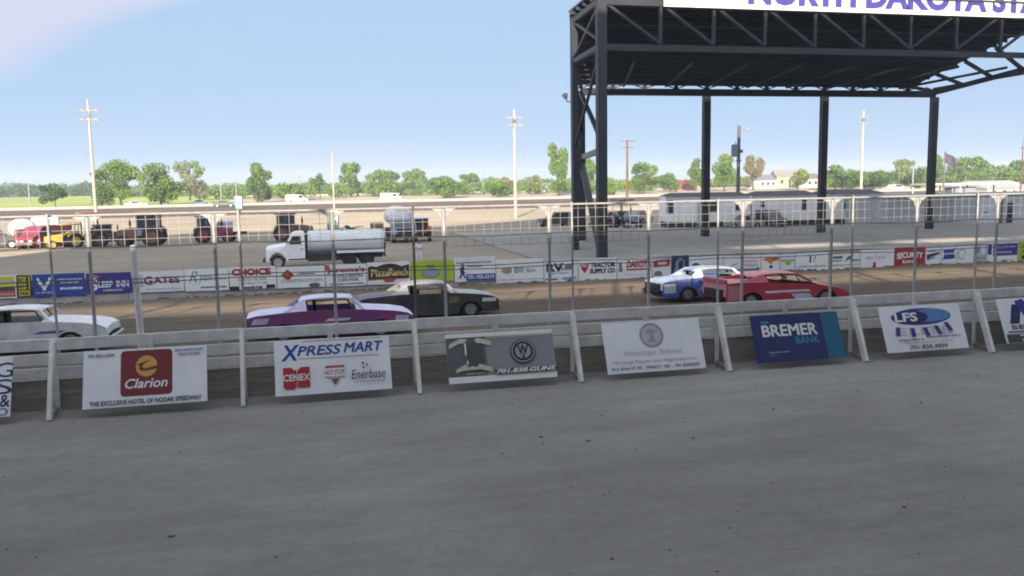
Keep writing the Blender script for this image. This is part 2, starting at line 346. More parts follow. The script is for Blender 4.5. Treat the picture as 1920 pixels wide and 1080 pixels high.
def decorate(root, W, H, els, z0=0.006):
    """els in board units (0..1, 0..1 from the lower left): lettering and emblem meshes on the board's face"""
    T = MB(); E = MB(); k = 0
    rr = random.Random(len(els)*17+int(W*1000))
    def pt(u, v, z): return ((u-0.5)*W, (v-0.5)*H, z)
    for e in els:
        k += 1; z = z0 + 0.0025*k
        if e[0] == 't':       # text, cu, cv, w, h, colour, bold, shear, rise
            _, s, u, v, w_, h_, c = e[:7]; bold = e[7] if len(e) > 7 else 0.0; sh = e[8] if len(e) > 8 else 0.0
            arc = e[9] if len(e) > 9 else 0.0
            vs, fs = text_geo(s, bold, sh); lay = len(vs)//6 if ('M' in s and bold) else len(vs)+1
            T.use(paint(c)); T.add([pt(u+a*w_, v+b*h_+arc*(0.25-a*a), z+0.0003*(i_//lay)) for i_, (a, b) in enumerate(vs)], fs)
        elif e[0] == 'g':     # a row too small to read: u0, u1, v, h, colour
            _, u0, u1, v, h_, c = e; T.use(paint(c)); x = u0
            while x < u1-0.004:
                wd = rr.uniform(0.008, 0.022); x2 = min(x+wd, u1); j = rr.uniform(-.15, .15)*h_
                T.add([pt(x, v-h_/2, z), pt(x2, v-h_/2, z), pt(x2, v+h_/2+j, z), pt(x, v+h_/2+j, z)], [(0, 1, 2, 3)])
                x = x2 + rr.choice((0.003, 0.004, 0.004, 0.014))
        elif e[0] == 'r':
            _, u0, v0, u1, v1, c = e; E.use(paint(c)); E.add([pt(u0, v0, z), pt(u1, v0, z), pt(u1, v1, z), pt(u0, v1, z)], [(0, 1, 2, 3)])
        elif e[0] == 'e':
            _, u, v, a, b, c = e; E.use(paint(c)); n = 28
            E.add([pt(u+a*math.cos(2*math.pi*i/n), v+b*math.sin(2*math.pi*i/n), z) for i in range(n)], [tuple(range(n))])
        elif e[0] == 'ring':
            _, u, v, a, b, th, c = e; E.use(paint(c)); n = 32; vs = []
            for i in range(n):
                t = 2*math.pi*i/n; vs += [pt(u+a*math.cos(t), v+b*math.sin(t), z), pt(u+a*(1-th)*math.cos(t), v+b*(1-th)*math.sin(t), z)]
            E.add(vs, [(2*i, 2*((i+1) % n), 2*((i+1) % n)+1, 2*i+1) for i in range(n)])
        elif e[0] == 'p':
            _, pts, c = e; E.use(paint(c)); E.add([pt(a, b, z) for a, b in pts], [tuple(range(len(pts)))])
        elif e[0] == 'rr':    # rounded rectangle
            _, u0, v0, u1, v1, r, c = e; E.use(paint(c)); vs = []; ru, rv = r, r*W/H
            for cx, cy, a0 in ((u1-ru, v1-rv, 0), (u0+ru, v1-rv, 90), (u0+ru, v0+rv, 180), (u1-ru, v0+rv, 270)):
                for i in range(6):
                    t = rad(a0+18*i); vs.append(pt(cx+ru*math.cos(t), cy+rv*math.sin(t), z))
            E.add(vs, [tuple(range(len(vs)))])
    if E.v: E.build('emblem', None, root)
    if T.v: T.build('lettering', None, root)

# ---------------------------------------------------------------- near crash barrier with its leaning braces
M_white = mat('weathered_white_paint', (0.78, 0.78, 0.76), 0.7, var=0.15, scale=2.5, bump=0.15, c2=(0.58, 0.57, 0.54))
M_plank = mat('weathered_planks', (0.42, 0.385, 0.335), 0.85, var=0.2, scale=4, stretch=(0.35, 1, 9), c2=(0.22, 0.20, 0.175), bump=0.3)
M_pipe = mat('galvanised_pipe', (0.38, 0.38, 0.375), 0.6, 0.0, var=0.12, scale=6)
M_dpipe = mat('dark_pipe', (0.13, 0.13, 0.135), 0.5, 0.3)
M_wire = mat('galvanised_wire', (0.30, 0.295, 0.285), 0.6, 0.2, var=0.1)
M_cable = mat('steel_cable', (0.14, 0.14, 0.14), 0.5, 0.5)
YF, X0F, SPAN = 18.393, -5.010, 3.66
YB = YF+0.72
KS = list(range(-3, 12))
bar_ = thing('crash_barrier', 'low trackside crash barrier of white boards above weathered planks with leaning white braces', 'barrier', (0, YB, 0))
rb = random.Random(3)
for name, z0, z1, m in (('rail_board', 1.30, 1.53, M_white), ('rail_board', 0.99, 1.21, M_white), ('rail_board', 0.72, 0.93, M_white)):
    b = MB()
    for k in KS[:-1]:
        xa, xb = X0F+SPAN*k+0.004, X0F+SPAN*(k+1)-0.004; dz = [rb.uniform(-0.012, 0.012) for _ in range(2)]
        b.loft([[(xa, -0.025, z0+dz[0]), (xa, 0.025, z0+dz[0]), (xa, 0.025, z1+dz[0]), (xa, -0.025, z1+dz[0])], [(xb, -0.025, z0+dz[1]), (xb, 0.025, z0+dz[1]), (xb, 0.025, z1+dz[1]), (xb, -0.025, z1+dz[1])]])
    b.build(name, m, bar_)
b = MB(); z = 0.03
for h in (0.15, 0.14, 0.17, 0.20):
    for k in KS[:-1]:
        y = rb.uniform(-0.012, 0.012); xa, xb = X0F+SPAN*k+0.004, X0F+SPAN*(k+1)-0.004
        b.b2(xa, xb, 0.03+y, 0.09+y, z, z+h-0.012)
    z += h
b.build('plank_wall', M_plank, bar_)
for k in KS:
    x = X0F+SPAN*k
    b = MB(); b.bar((x, YF+0.02-YB, 0.0), (x, -0.07, 1.45), 0.085, 0.17, up=(0, -1, 0.4)); br = b.build('brace', M_white, bar_, bevel=0.006)
    b = MB(); b.b2(x-0.05, x+0.05, -0.056, -0.026, 0.0, 1.50); b.build('upright', M_white, br)
    b = MB(); b.bar((x, YF+0.05-YB, 0.045), (x, -0.03, 0.10), 0.05, 0.06); b.build('foot_strut', mat('bare_timber', (0.28, 0.25, 0.22), 0.85), br)
    xm = x+SPAN*0.5
    b = MB(); tall = (k == 0)
    b.b2(xm-0.06, xm+0.06, -0.055, -0.027, 0.02, 1.50)
    b.build('post', M_white, bar_)
    if k == 0:
        b = MB(); b.cyl((xm-0.17, 0.11, 0.0), (xm-0.22, 0.11, 3.36), 0.075, 0.062, 12); b.build('tall_post', M_white, bar_, smooth=True)

# ---------------------------------------------------------------- catch fence on top of it
cf = thing('catch_fence', 'tall wire catch fence of steel posts, top rail and welded mesh above the white barrier', 'fence', (0, YB+0.18, 0))
BAY = 2.44; XB0 = atY(162, 400, YB+0.18).x
ZT = 3.99
for k in range(-3, 17):
    x = XB0+BAY*k
    b = MB(); b.cyl((x, 0, 0.0), (x, 0, ZT-0.04), 0.036, 0.036, 10)
    post = b.build('post', M_pipe, cf, smooth=True)
    b = MB()
    for s in (-1, 1):
        b.prism([(0.03*s, ZT-0.34), (0.03*s, ZT-0.03), (0.27*s, ZT-0.03), (0.11*s, ZT-0.13)], 0.012, base=(x, -0.006, 0))
    b.build('gusset', M_pipe, post)
b = MB(); b.cyl((XB0-3*BAY, 0, ZT), (XB0+16*BAY, 0, ZT), 0.022, 0.022, 8); b.build('top_rail', M_pipe, cf, smooth=True)
rb = random.Random(11)
for k in range(-3, 16):
    xa = XB0+BAY*k+0.05; xe = XB0+BAY*(k+1)-0.05; b = MB(); n = 11
    rows = 3 if k not in (3, 4, 6, 11) else 4
    zb = ZT-0.06-0.205*rows
    for i in range(n+1):
        x = xa+(xe-xa)*i/n; b.box((x, -0.02, (ZT-0.04+zb)/2), (0.0085, 0.0085, ZT-0.04-zb))
    for j in range(rows+1):
        zz = ZT-0.10-0.205*j+rb.uniform(-.01, .01); b.box(((xa+xe)/2, -0.034, max(zz, zb)), (xe-xa, 0.0085, 0.0085))
    b.build('mesh_panel', M_wire, cf)
for k in KS:                                          # slim poles at the braces carry the cables
    x = X0F+SPAN*k+0.07
    b = MB(); b.cyl((x, -0.10, 1.2), (x-0.02, -0.10, ZT+0.05), 0.028, 0.024, 8); b.build('cable_pole', M_dpipe if k in (2, ) else M_pipe, cf, smooth=True)
for zc in (3.36, 2.62, 2.70):
    b = MB(); pts = []
    for k in KS: pts += [(X0F+SPAN*k+0.07, -0.14, zc), (X0F+SPAN*(k+0.5), -0.14, zc-0.035)]
    b.tube(pts, 0.011, 5); b.build('cable', M_cable, cf)

# ---------------------------------------------------------------- sponsor signs leaning on the braces
LP = Vector((0, YF-0.14, 0.0)); LS = Vector((0, YB-0.07-(YF+0.02), 1.45)).normalized(); LN = Vector((1, 0, 0)).cross(LS)
def lean(x, y):
    d = ray(x, y); t = (LP-CC).dot(LN)/d.dot(LN); return CC+d*t
M_board = mat('white_sign_board', (0.78, 0.80, 0.83), 0.5, var=0.04, scale=1.5)
def near_sign(name, label, TL, TR, BR, BL, els, base=None, group='sponsor signs leaning on the barrier braces', extra=None):
    pts = [lean(*p) for p in (TL, TR, BR, BL)]
    xa = (pts[0].x+pts[3].x)/2; xb = (pts[1].x+pts[2].x)/2
    v = [(p-LP).dot(LS) for p in pts]; v1 = (v[0]+v[1])/2; v0 = (v[2]+v[3])/2
    W, H = xb-xa, v1-v0
    c = LP + LS*((v0+v1)/2) + Vector(((xa+xb)/2, 0, 0))
    b = MB(); b.box((0, 0, -0.006), (W, H, 0.012))
    o = b.build(name, base or M_board, None)
    o.matrix_world = Matrix.Translation(c) @ Matrix(((1, 0, 0), (0, LS.y, LN.y), (0, LS.z, LN.z))).to_4x4()
    tag(o, label, 'sign', group)
    print('sign', name, round(W, 2), round(H, 2), round(v0, 2))
    s = MB()
    decorate(o, W, H, els, 0.0015)
    if extra: extra(o, W, H)
    return o
near_sign('sponsor_sign', 'white sponsor sign cut by the left edge of the photo with dark outlined letters', (-190, 681), (26, 668), (17, 780), (-205, 797), [
    ('t', 'G', 0.93, 0.78, 0.16, 0.25, 'navy', 0.0), ('t', 'S', 0.93, 0.50, 0.16, 0.25, 'navy', 0.0), ('t', '&', 0.95, 0.26, 0.09, 0.2, 'navy', 0.01), ('t', 'O', 0.93, 0.08, 0.1, 0.12, 'navy', 0.0)])
near_sign('sponsor_sign', 'white hotel sign with a maroon rounded square and gold disc in the middle', (160, 660), (388, 645), (388, 752), (151, 768), [
    ('rr', 0.297, 0.17, 0.715, 0.965, 0.035, 'maroon'), ('ring', 0.506, 0.68, 0.088, 0.185, 0.42, 'gold'), ('e', 0.506, 0.68, 0.085, 0.178, 'gold'),
    ('p', [(0.425, 0.72), (0.455, 0.735), (0.50, 0.77), (0.55, 0.78), (0.50, 0.745), (0.475, 0.70), (0.47, 0.655), (0.50, 0.64), (0.60, 0.69), (0.59, 0.63), (0.52, 0.60), (0.465, 0.60), (0.445, 0.63), (0.45, 0.69)], 'maroon'),
    ('t', 'Clarion', 0.506, 0.385, 0.345, 0.17, 'white', 0.018, 0.25), ('t', 'THE EXCLUSIVE HOTEL OF NODAK SPEEDWAY', 0.505, 0.075, 0.90, 0.085, 'black', 0.022),
    ('t', '701.852.2504', 0.14, 0.905, 0.21, 0.055, 'ink', 0.02), ('t', '2200 E BURDICK EXPY', 0.855, 0.925, 0.24, 0.045, 'navy', 0.02), ('t', 'MINOT ND 58701', 0.855, 0.85, 0.18, 0.045, 'ink', 0.02)])
near_sign('sponsor_sign', 'white convenience store sign with blue slanted lettering over three small logos', (514, 641), (727, 628), (737, 728), (516, 744), [
    ('t', 'X', 0.135, 0.77, 0.16, 0.29, 'blue', 0.03, 0.2), ('t', 'PRESS', 0.385, 0.795, 0.385, 0.185, 'blue', 0.02, 0.25), ('t', 'MART', 0.77, 0.815, 0.35, 0.185, 'blue', 0.022, 0.25),
    ('r', 0.24, 0.965, 0.93, 0.975, 'red'), ('r', 0.21, 0.645, 0.90, 0.655, 'red'),
    ('p', [(0.07, 0.14), (0.07, 0.50), (0.14, 0.50), (0.165, 0.44), (0.18, 0.47), (0.18, 0.14), (0.155, 0.10), (0.09, 0.11)], 'red'), ('p', [(0.19, 0.14), (0.19, 0.44), (0.22, 0.50), (0.295, 0.50), (0.295, 0.13), (0.22, 0.13)], 'red'),
    ('t', 'CENEX', 0.182, 0.315, 0.225, 0.125, 'white', 0.02), ('p', [(0.43, 0.48), (0.59, 0.48), (0.60, 0.28), (0.54, 0.28), (0.51, 0.13), (0.47, 0.28), (0.42, 0.28)], 'pink'),
    ('p', [(0.475, 0.25), (0.545, 0.25), (0.51, 0.13)], 'dull'), ('r', 0.42, 0.29, 0.60, 0.44, 'paper'), ('t', 'HOT STUFF', 0.51, 0.365, 0.165, 0.09, 'rust', 0.02), ('r', 0.43, 0.46, 0.595, 0.49, 'rust'),
    ('t', 'Enerbase', 0.80, 0.30, 0.30, 0.17, 'ink', 0.004, 0.2), ('g', 0.67, 0.94, 0.16, 0.02, 'smoke'), ('p', [(0.74, 0.50), (0.755, 0.53), (0.77, 0.50), (0.755, 0.47)], 'dull'), ('p', [(0.78, 0.47), (0.79, 0.50), (0.80, 0.46), (0.79, 0.43)], 'dull'), ('p', [(0.745, 0.42), (0.76, 0.45), (0.77, 0.42), (0.76, 0.39)], 'dull')])
near_sign('sponsor_sign', 'dark grey sign with a round W emblem and a white strip along its foot', (836, 631), (1034, 614), (1045, 707), (841, 720), [
    ('r', 0.0, 0.12, 0.36, 0.92, 'dull'), ('r', 0.36, 0.12, 1.0, 0.90, 'grey'), ('r', 0.19, 0.24, 0.33, 0.80, 'charcoal'), ('r', 0.40, 0.24, 0.62, 0.80, 'grey'),
    ('r', 0, 0, 1, 0.125, 'white'), ('r', 0.0, 0.92, 1, 1.0, 'paper'), ('g', 0.42, 0.97, 0.895, 0.03, 'bone'),
    ('p', [(0.02, 0.70), (0.03, 0.80), (0.13, 0.90), (0.20, 0.88), (0.16, 0.80), (0.12, 0.80)], 'bone'), ('p', [(0.26, 0.87), (0.30, 0.90), (0.41, 0.82), (0.41, 0.72), (0.31, 0.79), (0.28, 0.79)], 'bone'),
    ('r', 0.165, 0.56, 0.178, 0.80, 'white'), ('r', 0.175, 0.36, 0.188, 0.44, 'white'),
    ('p', [(0.07, 0.20), (0.07, 0.27), (0.16, 0.37), (0.19, 0.30), (0.22, 0.33), (0.26, 0.30), (0.29, 0.37), (0.40, 0.28), (0.40, 0.19), (0.29, 0.26), (0.24, 0.25), (0.18, 0.25), (0.13, 0.24)], 'bone'), ('g', 0.16, 0.34, 0.17, 0.03, 'leaf'),
    ('e', 0.70, 0.57, 0.118, 0.245, 'black'), ('ring', 0.70, 0.57, 0.108, 0.225, 0.10, 'smoke'), ('e', 0.70, 0.57, 0.074, 0.155, 'smoke'), ('t', 'W', 0.70, 0.60, 0.105, 0.20, 'black', 0.03), ('p', [(0.685, 0.42), (0.70, 0.56), (0.715, 0.42)], 'black'),
    ('r', 0.42, 0.128, 1.0, 0.225, 'charcoal'), ('t', '701.838.GUNS', 0.71, 0.185, 0.56, 0.085, 'white', 0.03, 0.3)])
near_sign('sponsor_sign', 'pale sign with a faded grey round seal and faint grey lettering', (1127, 606), (1309, 597), (1324, 690), (1140, 702), [
    ('ring', 0.49, 0.71, 0.122, 0.25, 0.22, 'smoke'), ('e', 0.49, 0.71, 0.093, 0.19, 'pale'), ('p', [(0.42, 0.78), (0.47, 0.74), (0.47, 0.62), (0.43, 0.58), (0.55, 0.58), (0.51, 0.62), (0.51, 0.74), (0.56, 0.78), (0.49, 0.84)], 'smoke'),
    ('t', 'Heritage Repair', 0.49, 0.37, 0.60, 0.13, 'pale', 0.0), ('t', 'Heritage Repair and Alignment Inc.', 0.49, 0.205, 0.86, 0.085, 'smoke', 0.0), ('t', '312 42nd ST SE - MINOT, ND - 701.839.8247', 0.49, 0.085, 0.90, 0.065, 'ink', 0.015)])
near_sign('sponsor_sign', 'navy bank sign with a teal band at its right side', (1403, 594), (1566, 583), (1588, 668), (1424, 683), [
    ('r', 0.0, 0.0, 0.80, 1.0, 'navy'), ('r', 0.80, 0, 1.0, 1.0, 'teal'), ('t', 'BREMER', 0.42, 0.66, 0.63, 0.25, 'white', 0.03), ('t', 'BANK', 0.60, 0.43, 0.27, 0.15, 'aqua', 0.02),
    ('p', [(0.10, 0.865), (0.20, 0.865), (0.185, 0.815), (0.12, 0.815)], 'aqua'), ('g', 0.14, 0.36, 0.20, 0.03, 'smoke'), ('g', 0.14, 0.23, 0.14, 0.02, 'grey')], base=paint('navy'))
near_sign('sponsor_sign', 'white sign with a big blue oval above slanted blue bars', (1644, 577), (1796, 567), (1817, 650), (1667, 664), [
    ('e', 0.50, 0.745, 0.37, 0.185, 'violet'), ('e', 0.62, 0.765, 0.24, 0.145, 'sky'), ('e', 0.36, 0.735, 0.22, 0.15, 'navy'), ('t', 'LFS', 0.31, 0.745, 0.28, 0.20, 'white', 0.03),
    ('t', 'ELITE', 0.50, 0.43, 0.68, 0.16, 'pale', 0.0)] +
    [('p', [(u, v), (u+0.05, v), (u+0.05-sh, v-0.19), (u-sh, v-0.19)], 'violet') for u, v, sh in ((0.16, 0.535, 0.02), (0.33, 0.50, 0.0), (0.48, 0.50, -0.03), (0.62, 0.525, -0.04), (0.75, 0.585, -0.05))] +
    [('g', 0.16, 0.46, 0.245, 0.028, 'ink'), ('g', 0.50, 0.92, 0.285, 0.028, 'ink'), ('g', 0.22, 0.82, 0.18, 0.018, 'smoke'), ('t', '701-838-9894', 0.50, 0.085, 0.46, 0.085, 'ink', 0.02)])
near_sign('sponsor_sign', 'white sign with a purple capital A above a dark telephone strip, at the right edge', (1866, 562), (2010, 552), (2036, 634), (1889, 643), [
    ('p', [(0.10, 0.42), (0.22, 0.42), (0.30, 0.86), (0.18, 0.86)], 'navy'), ('p', [(0.22, 0.93), (0.33, 0.98), (0.46, 0.46), (0.33, 0.46)], 'violet'), ('r', 0.40, 0.50, 0.95, 0.76, 'purple'), ('t', 'SERVICES', 0.50, 0.34, 0.80, 0.10, 'ink', 0.02), ('r', 0.05, 0.225, 0.98, 0.255, 'purple'), ('r', 0.02, 0.0, 0.98, 0.19, 'charcoal'),
    ('t', '701', 0.34, 0.10, 0.32, 0.14, 'white', 0.03)])
# two thin wire legs under the hotel sign
# ---------------------------------------------------------------- infield wall and its banners
YW = 46.75
M_wall = mat('painted_concrete_wall', (0.40, 0.39, 0.37), 0.85, var=0.15, scale=1.2, bump=0.2)
b = MB()
xs = frange(-30, 75, 3.05)
for a, c in zip(xs[:-1], xs[1:]):
    b.loft([[(x, 0.0, 0), (x, 0.45, 0), (x, 0.32, 1.28), (x, 0.10, 1.28)] for x in (a+0.01, c-0.01)])
wl = b.build('infield_wall', M_wall, None, loc=(0, YW, GZ)); tag(wl, 'low pale concrete wall along the inner edge of the dirt track, hung with sponsor banners', 'wall')
BG = 'sponsor banners on the infield wall'
def banner(x0, x1, yt, yb, base, els, label, name='sponsor_banner'):
    ym = (yt+yb)/2; a = atY(x0, ym, YW-0.04); c = atY(x1, ym, YW-0.04); xm = (x0+x1)/2
    zt = atY(xm, yt, YW-0.04).z; zb = atY(xm, yb, YW-0.04).z
    W, H = c.x-a.x-0.015, zt-zb
    b = MB(); n = max(4, int(W/0.5)); rr = random.Random(int(x0)+900)
    vs = []
    for i in range(n+1):                              # thin cloth with slight ripples on both edges
        x = -W/2+W*i/n; y = H/2*(1+rr.uniform(-.02, .02)); yy = -H/2*(1+rr.uniform(-.035, .035))
        vs += [(x, y, 0), (x, yy, 0), (x, y, -0.012), (x, yy, -0.012)]
    fs = []
    for i in range(n):
        p = 4*i; q = p+4
        fs += [(p, p+1, q+1, q), (p+2, q+2, q+3, p+3), (p, q, q+2, p+2), (p+1, p+3, q+3, q+1)]
    fs += [(0, 2, 3, 1), (4*n, 4*n+1, 4*n+3, 4*n+2)]
    b.add(vs, fs); o = b.build(name, paint(base), None)
    o.matrix_world = Matrix.Translation(((a.x+c.x)/2, YW-0.06, (zt+zb)/2)) @ Matrix(((1, 0, 0), (0, 0, -1), (0, 1, 0))).to_4x4()
    tag(o, label, 'banner', BG); decorate(o, W, H, els, 0.004); return o
banner(-42, 31, 517, 560, 'white', [('r', .03, .50, .97, .95, 'yellow'), ('r', .03, .30, .97, .5, 'charcoal'), ('r', .03, .06, .97, .32, 'rust'), ('g', .5, .95, .75, .16, 'bone'), ('g', .1, .95, .18, .1, 'pink')], 'white framed banner with yellow top and red foot at the left end of the wall')
banner(32, 60, 516, 557, 'black', [('r', .1, .68, .66, .93, 'yellow'), ('r', .1, .36, .66, .62, 'yellow'), ('r', .1, .05, .85, .30, 'yellow'), ('r', .8, .36, .9, .93, 'yellow'), ('t', 'BUY 1', .38, .80, .5, .16, 'black', .03), ('t', 'GET 1', .38, .49, .5, .16, 'black', .03), ('t', 'FREE', .48, .17, .6, .16, 'black', .03)], 'small black banner with three yellow blocks beside the blue winged banner')
banner(61, 160, 513, 555, 'blue', [('p', [(.08, .82), (.12, .85), (.14, .72), (.20, .54), (.205, .42), (.17, .42), (.12, .56)], 'white'), ('p', [(.36, .84), (.32, .87), (.30, .74), (.235, .54), (.23, .42), (.265, .42), (.32, .58)], 'white'), ('e', .218, .36, .035, .09, 'white'), ('t', 'U.S. AIR FORCE', .23, .18, .36, .07, 'white', .02), ('g', .48, .95, .74, .07, 'pale'), ('g', .53, .88, .59, .07, 'pale'), ('g', .52, .95, .33, .10, 'white')], 'blue banner with a white winged emblem and white text rows')
banner(162, 247, 511, 549, 'violet', [('t', 'S', .16, .45, .17, .62, 'white', .03), ('t', 'LEEP', .42, .43, .33, .30, 'white', .03), ('t', 'INN', .80, .43, .28, .32, 'white', .03), ('p', [(.06, .84), (.14, .92), (.24, .88), (.32, .74), (.22, .80), (.14, .83)], 'orange'), ('g', .36, .80, .13, .10, 'bone')], 'purple motel banner with white lettering and an orange swoosh')
banner(249, 345, 508, 547, 'paper', [('r', .02, .25, .20, .85, 'pale'), ('t', 'G', .30, .55, .17, .42, 'maroon', .03), ('t', 'ATES', .66, .56, .52, .33, 'maroon', .03), ('g', .24, .95, .14, .07, 'pale'), ('r', .03, .42, .18, .55, 'grey')], 'pale banner with maroon GATES lettering')
banner(346, 429, 504, 545, 'white', [('t', 'R', .20, .66, .20, .50, 'green', -.008, .4), ('t', 'yan', .46, .52, .30, .32, 'green', -.006, .4), ('g', .55, .95, .55, .10, 'pale'), ('g', .35, .95, .16, .07, 'dull')], 'white banner with thin green script lettering')
banner(430, 518, 500, 542, 'white', [('t', 'CHOICE', .47, .77, .84, .32, 'red', .06), ('t', 'AUTO GLASS', .48, .45, .62, .15, 'smoke', .03), ('g', .2, .8, .27, .04, 'red'), ('r', .0, -.02, .20, .15, 'black'), ('r', .78, .02, .97, .18, 'black'), ('g', .30, .70, .07, .12, 'ink')], 'white banner with bold red CHOICE lettering and black blocks on its lower edge')
banner(519, 609, 499, 539, 'white', [('p', [(.08, .60), (.22, .88), (.36, .60), (.22, .34)], 'red'), ('p', [(.12, .60), (.22, .8), (.26, .6), (.22, .45)], 'rust'), ('p', [(.38, .62), (.5, .68), (.8, .66), (.8, .62)], 'dull'), ('t', 'CONSTRUCTION', .52, .33, .86, .15, 'smoke', .02), ('e', .78, .10, .12, .10, 'dull')], 'white banner with a red diamond and grey lettering')
banner(610, 687, 495, 536, 'white', [('t', "Jerome's", .50, .72, .94, .32, 'rust', .05), ('t', 'COLLISION', .56, .46, .70, .14, 'ink', .025), ('t', 'CENTER', .56, .28, .52, .13, 'ink', .025), ('g', .1, .95, .10, .06, 'dull'), ('r', -.01, .74, .10, .98, 'rust')], 'white collision shop banner with rust red script lettering')
banner(688, 769, 491, 533, 'white', [('p', [(.02, .80), (.10, .84), (.22, .80), (.38, .90), (.52, .93), (.66, .90), (.80, .80), (.92, .84), (.98, .88), (.98, .24), (.66, .22), (.60, .10), (.42, .10), (.36, .22), (.02, .20)], 'brown'), ('t', 'Pizza', .30, .53, .42, .34, 'cream', .03), ('t', 'Ranch', .73, .54, .45, .34, 'cream', .03), ('p', [(.36, .22), (.66, .22), (.60, .10), (.42, .10)], 'rust'), ('r', .05, .235, .95, .27, 'rust')], 'white banner with a dark brown scalloped plaque and gold lettering')
banner(770, 851, 488, 529, 'lime', [('e', .46, .42, .22, .24, 'grey'), ('e', .46, .44, .19, .17, 'smoke'), ('g', .38, .56, .75, .12, 'steel'), ('r', .05, .05, .95, .08, 'yellow')], 'lime yellow banner with a grey oval')
banner(852, 929, 482, 527, 'white', [('r', .02, .84, .99, .99, 'paper'), ('g', .05, .90, .78, .06, 'ink'), ('g', .3, .65, .62, .05, 'ink'), ('p', [(.10, .12), (.15, .35), (.12, .55), (.17, .60), (.20, .66), (.24, .60), (.22, .42), (.26, .36), (.23, .30), (.28, .14), (.24, .12), (.19, .32), (.14, .12)], 'navy'), ('e', .19, .70, .03, .05, 'navy'), ('r', .28, .02, .99, .30, 'blue'), ('t', '701-705-5310', .64, .17, .64, .16, 'white', .02)], 'white banner with a dark blue walking figure and a blue telephone strip')
banner(930, 1019, 486, 529, 'white', [('e', .22, .52, .11, .13, 'tan'), ('r', .12, .50, .32, .64, 'tan'), ('t', 'EDO', .48, .53, .20, .22, 'ink', .02), ('t', 'Spa', .72, .50, .20, .22, 'dull', .0, .3), ('g', .02, .98, .13, .03, 'smoke')], 'white spa banner with a tan shield and black lettering')
banner(1020, 1083, 488, 528, 'white', [('t', 'RV', .32, .67, .52, .40, 'black', .05), ('r', .62, .55, .86, .78, 'steel'), ('t', 'S', .55, .60, .10, .14, 'red', .02), ('g', .1, .7, .40, .05, 'sky'), ('g', .02, .40, .13, .08, 'ink'), ('g', .54, .96, .15, .10, 'sky')], 'white banner with heavy black RV letters')
banner(1084, 1156, 485, 526, 'white', [('p', [(.04, .82), (.28, .82), (.24, .55), (.16, .36), (.08, .55)], 'red'), ('t', 'TSC', .15, .70, .15, .14, 'white', .02), ('t', 'TRACTOR', .64, .72, .66, .23, 'black', .05), ('t', 'SUPPLY CO', .63, .44, .66, .22, 'black', .05)], 'white farm supply banner with a red shield and black two line lettering')
banner(1157, 1222, 484, 523, 'white', [('r', .05, .38, .13, .80, 'dull'), ('p', [(.03, .38), (.16, .38), (.10, .92)], 'steel'), ('t', 'DAKOTA', .62, .72, .72, .34, 'red', .05, .2), ('r', .25, .42, .97, .50, 'rust'), ('g', .2, .9, .22, .04, 'pale')], 'white banner with slanted red DAKOTA lettering')
banner(1223, 1258, 483, 520, 'paper', [('p', [(.05, .52), (.05, .86), (.97, .93), (.92, .56)], 'red'), ('g', .28, .75, .72, .14, 'white'), ('p', [(.06, .10), (.12, .26), (.28, .36), (.46, .30), (.56, .10)], 'steel')], 'narrow white banner with a red top and a grey car shape')
banner(1259, 1291, 479, 518, 'navy', [('e', .5, .58, .28, .30, 'grey'), ('e', .55, .52, .16, .22, 'navy'), ('p', [(.1, .08), (.25, .5), (.4, .2)], 'smoke'), ('p', [(.62, .6), (.85, .1), (.72, .1)], 'smoke')], 'dark navy banner with a grey swirl')
banner(1292, 1355, 481, 518, 'white', [('e', .19, .46, .14, .24, 'charcoal'), ('p', [(.20, .70), (.38, .56), (.28, .46)], 'charcoal'), ('p', [(.06, .05), (.10, .24), (.26, .24), (.26, .05)], 'smoke'), ('g', .45, .95, .44, .12, 'grey'), ('g', .45, .95, .60, .05, 'pale'), ('g', .45, .95, .25, .05, 'pale'), ('e', .63, .44, .04, .08, 'ink')], 'white banner with a dark head in a peaked cap')
banner(1356, 1426, 479, 516, 'paper', [('p', [(.20, .46), (.36, .58), (.38, .66), (.24, .55)], 'smoke'), ('g', .50, .92, .70, .10, 'pink'), ('g', .56, .92, .50, .14, 'pink'), ('r', .06, .22, .96, .33, 'steel'), ('e', .08, .27, .04, .08, 'dull'), ('e', .93, .30, .04, .08, 'dull')], 'pale banner with a grey ruler stripe and faint pink text')
banner(1427, 1462, 477, 513, 'white', [('p', [(.05, .74), (.35, .88), (.95, .86), (.98, .70), (.62, .62), (.5, .46), (.35, .62)], 'orange'), ('e', .72, .80, .18, .08, 'rust'), ('e', .52, .36, .09, .09, 'black'), ('g', .15, .85, .12, .10, 'grey')], 'narrow white banner with an orange bird shape and a black ball')
banner(1463, 1490, 476, 511, 'paper', [('r', .0, .60, 1.0, .70, 'leaf'), ('p', [(.28, .58), (.75, .58), (.65, .40), (.38, .40)], 'leaf'), ('g', .15, .85, .16, .07, 'pale')], 'narrow pale banner with a green T shape')
banner(1491, 1553, 474, 510, 'white', [('r', .42, .48, .47, .88, 'navy'), ('t', '?', .58, .66, .09, .34, 'tan', .0), ('g', .06, .94, .30, .07, 'smoke')], 'white banner with one dark blue numeral stroke above a grey text row')
banner(1555, 1612, 469, 507, 'white', [('r', .02, .88, .98, .99, 'tan'), ('g', .03, .42, .66, .12, 'ink'), ('g', .03, .42, .50, .08, 'steel'), ('p', [(.52, .42), (.56, .62), (.66, .74), (.76, .60), (.70, .42), (.64, .58)], 'dull'), ('g', .70, .98, .50, .12, 'steel'), ('g', .03, .98, .28, .05, 'smoke'), ('g', .5, .98, .12, .06, 'dull')], 'white banner with black block lettering under a tan top edge')
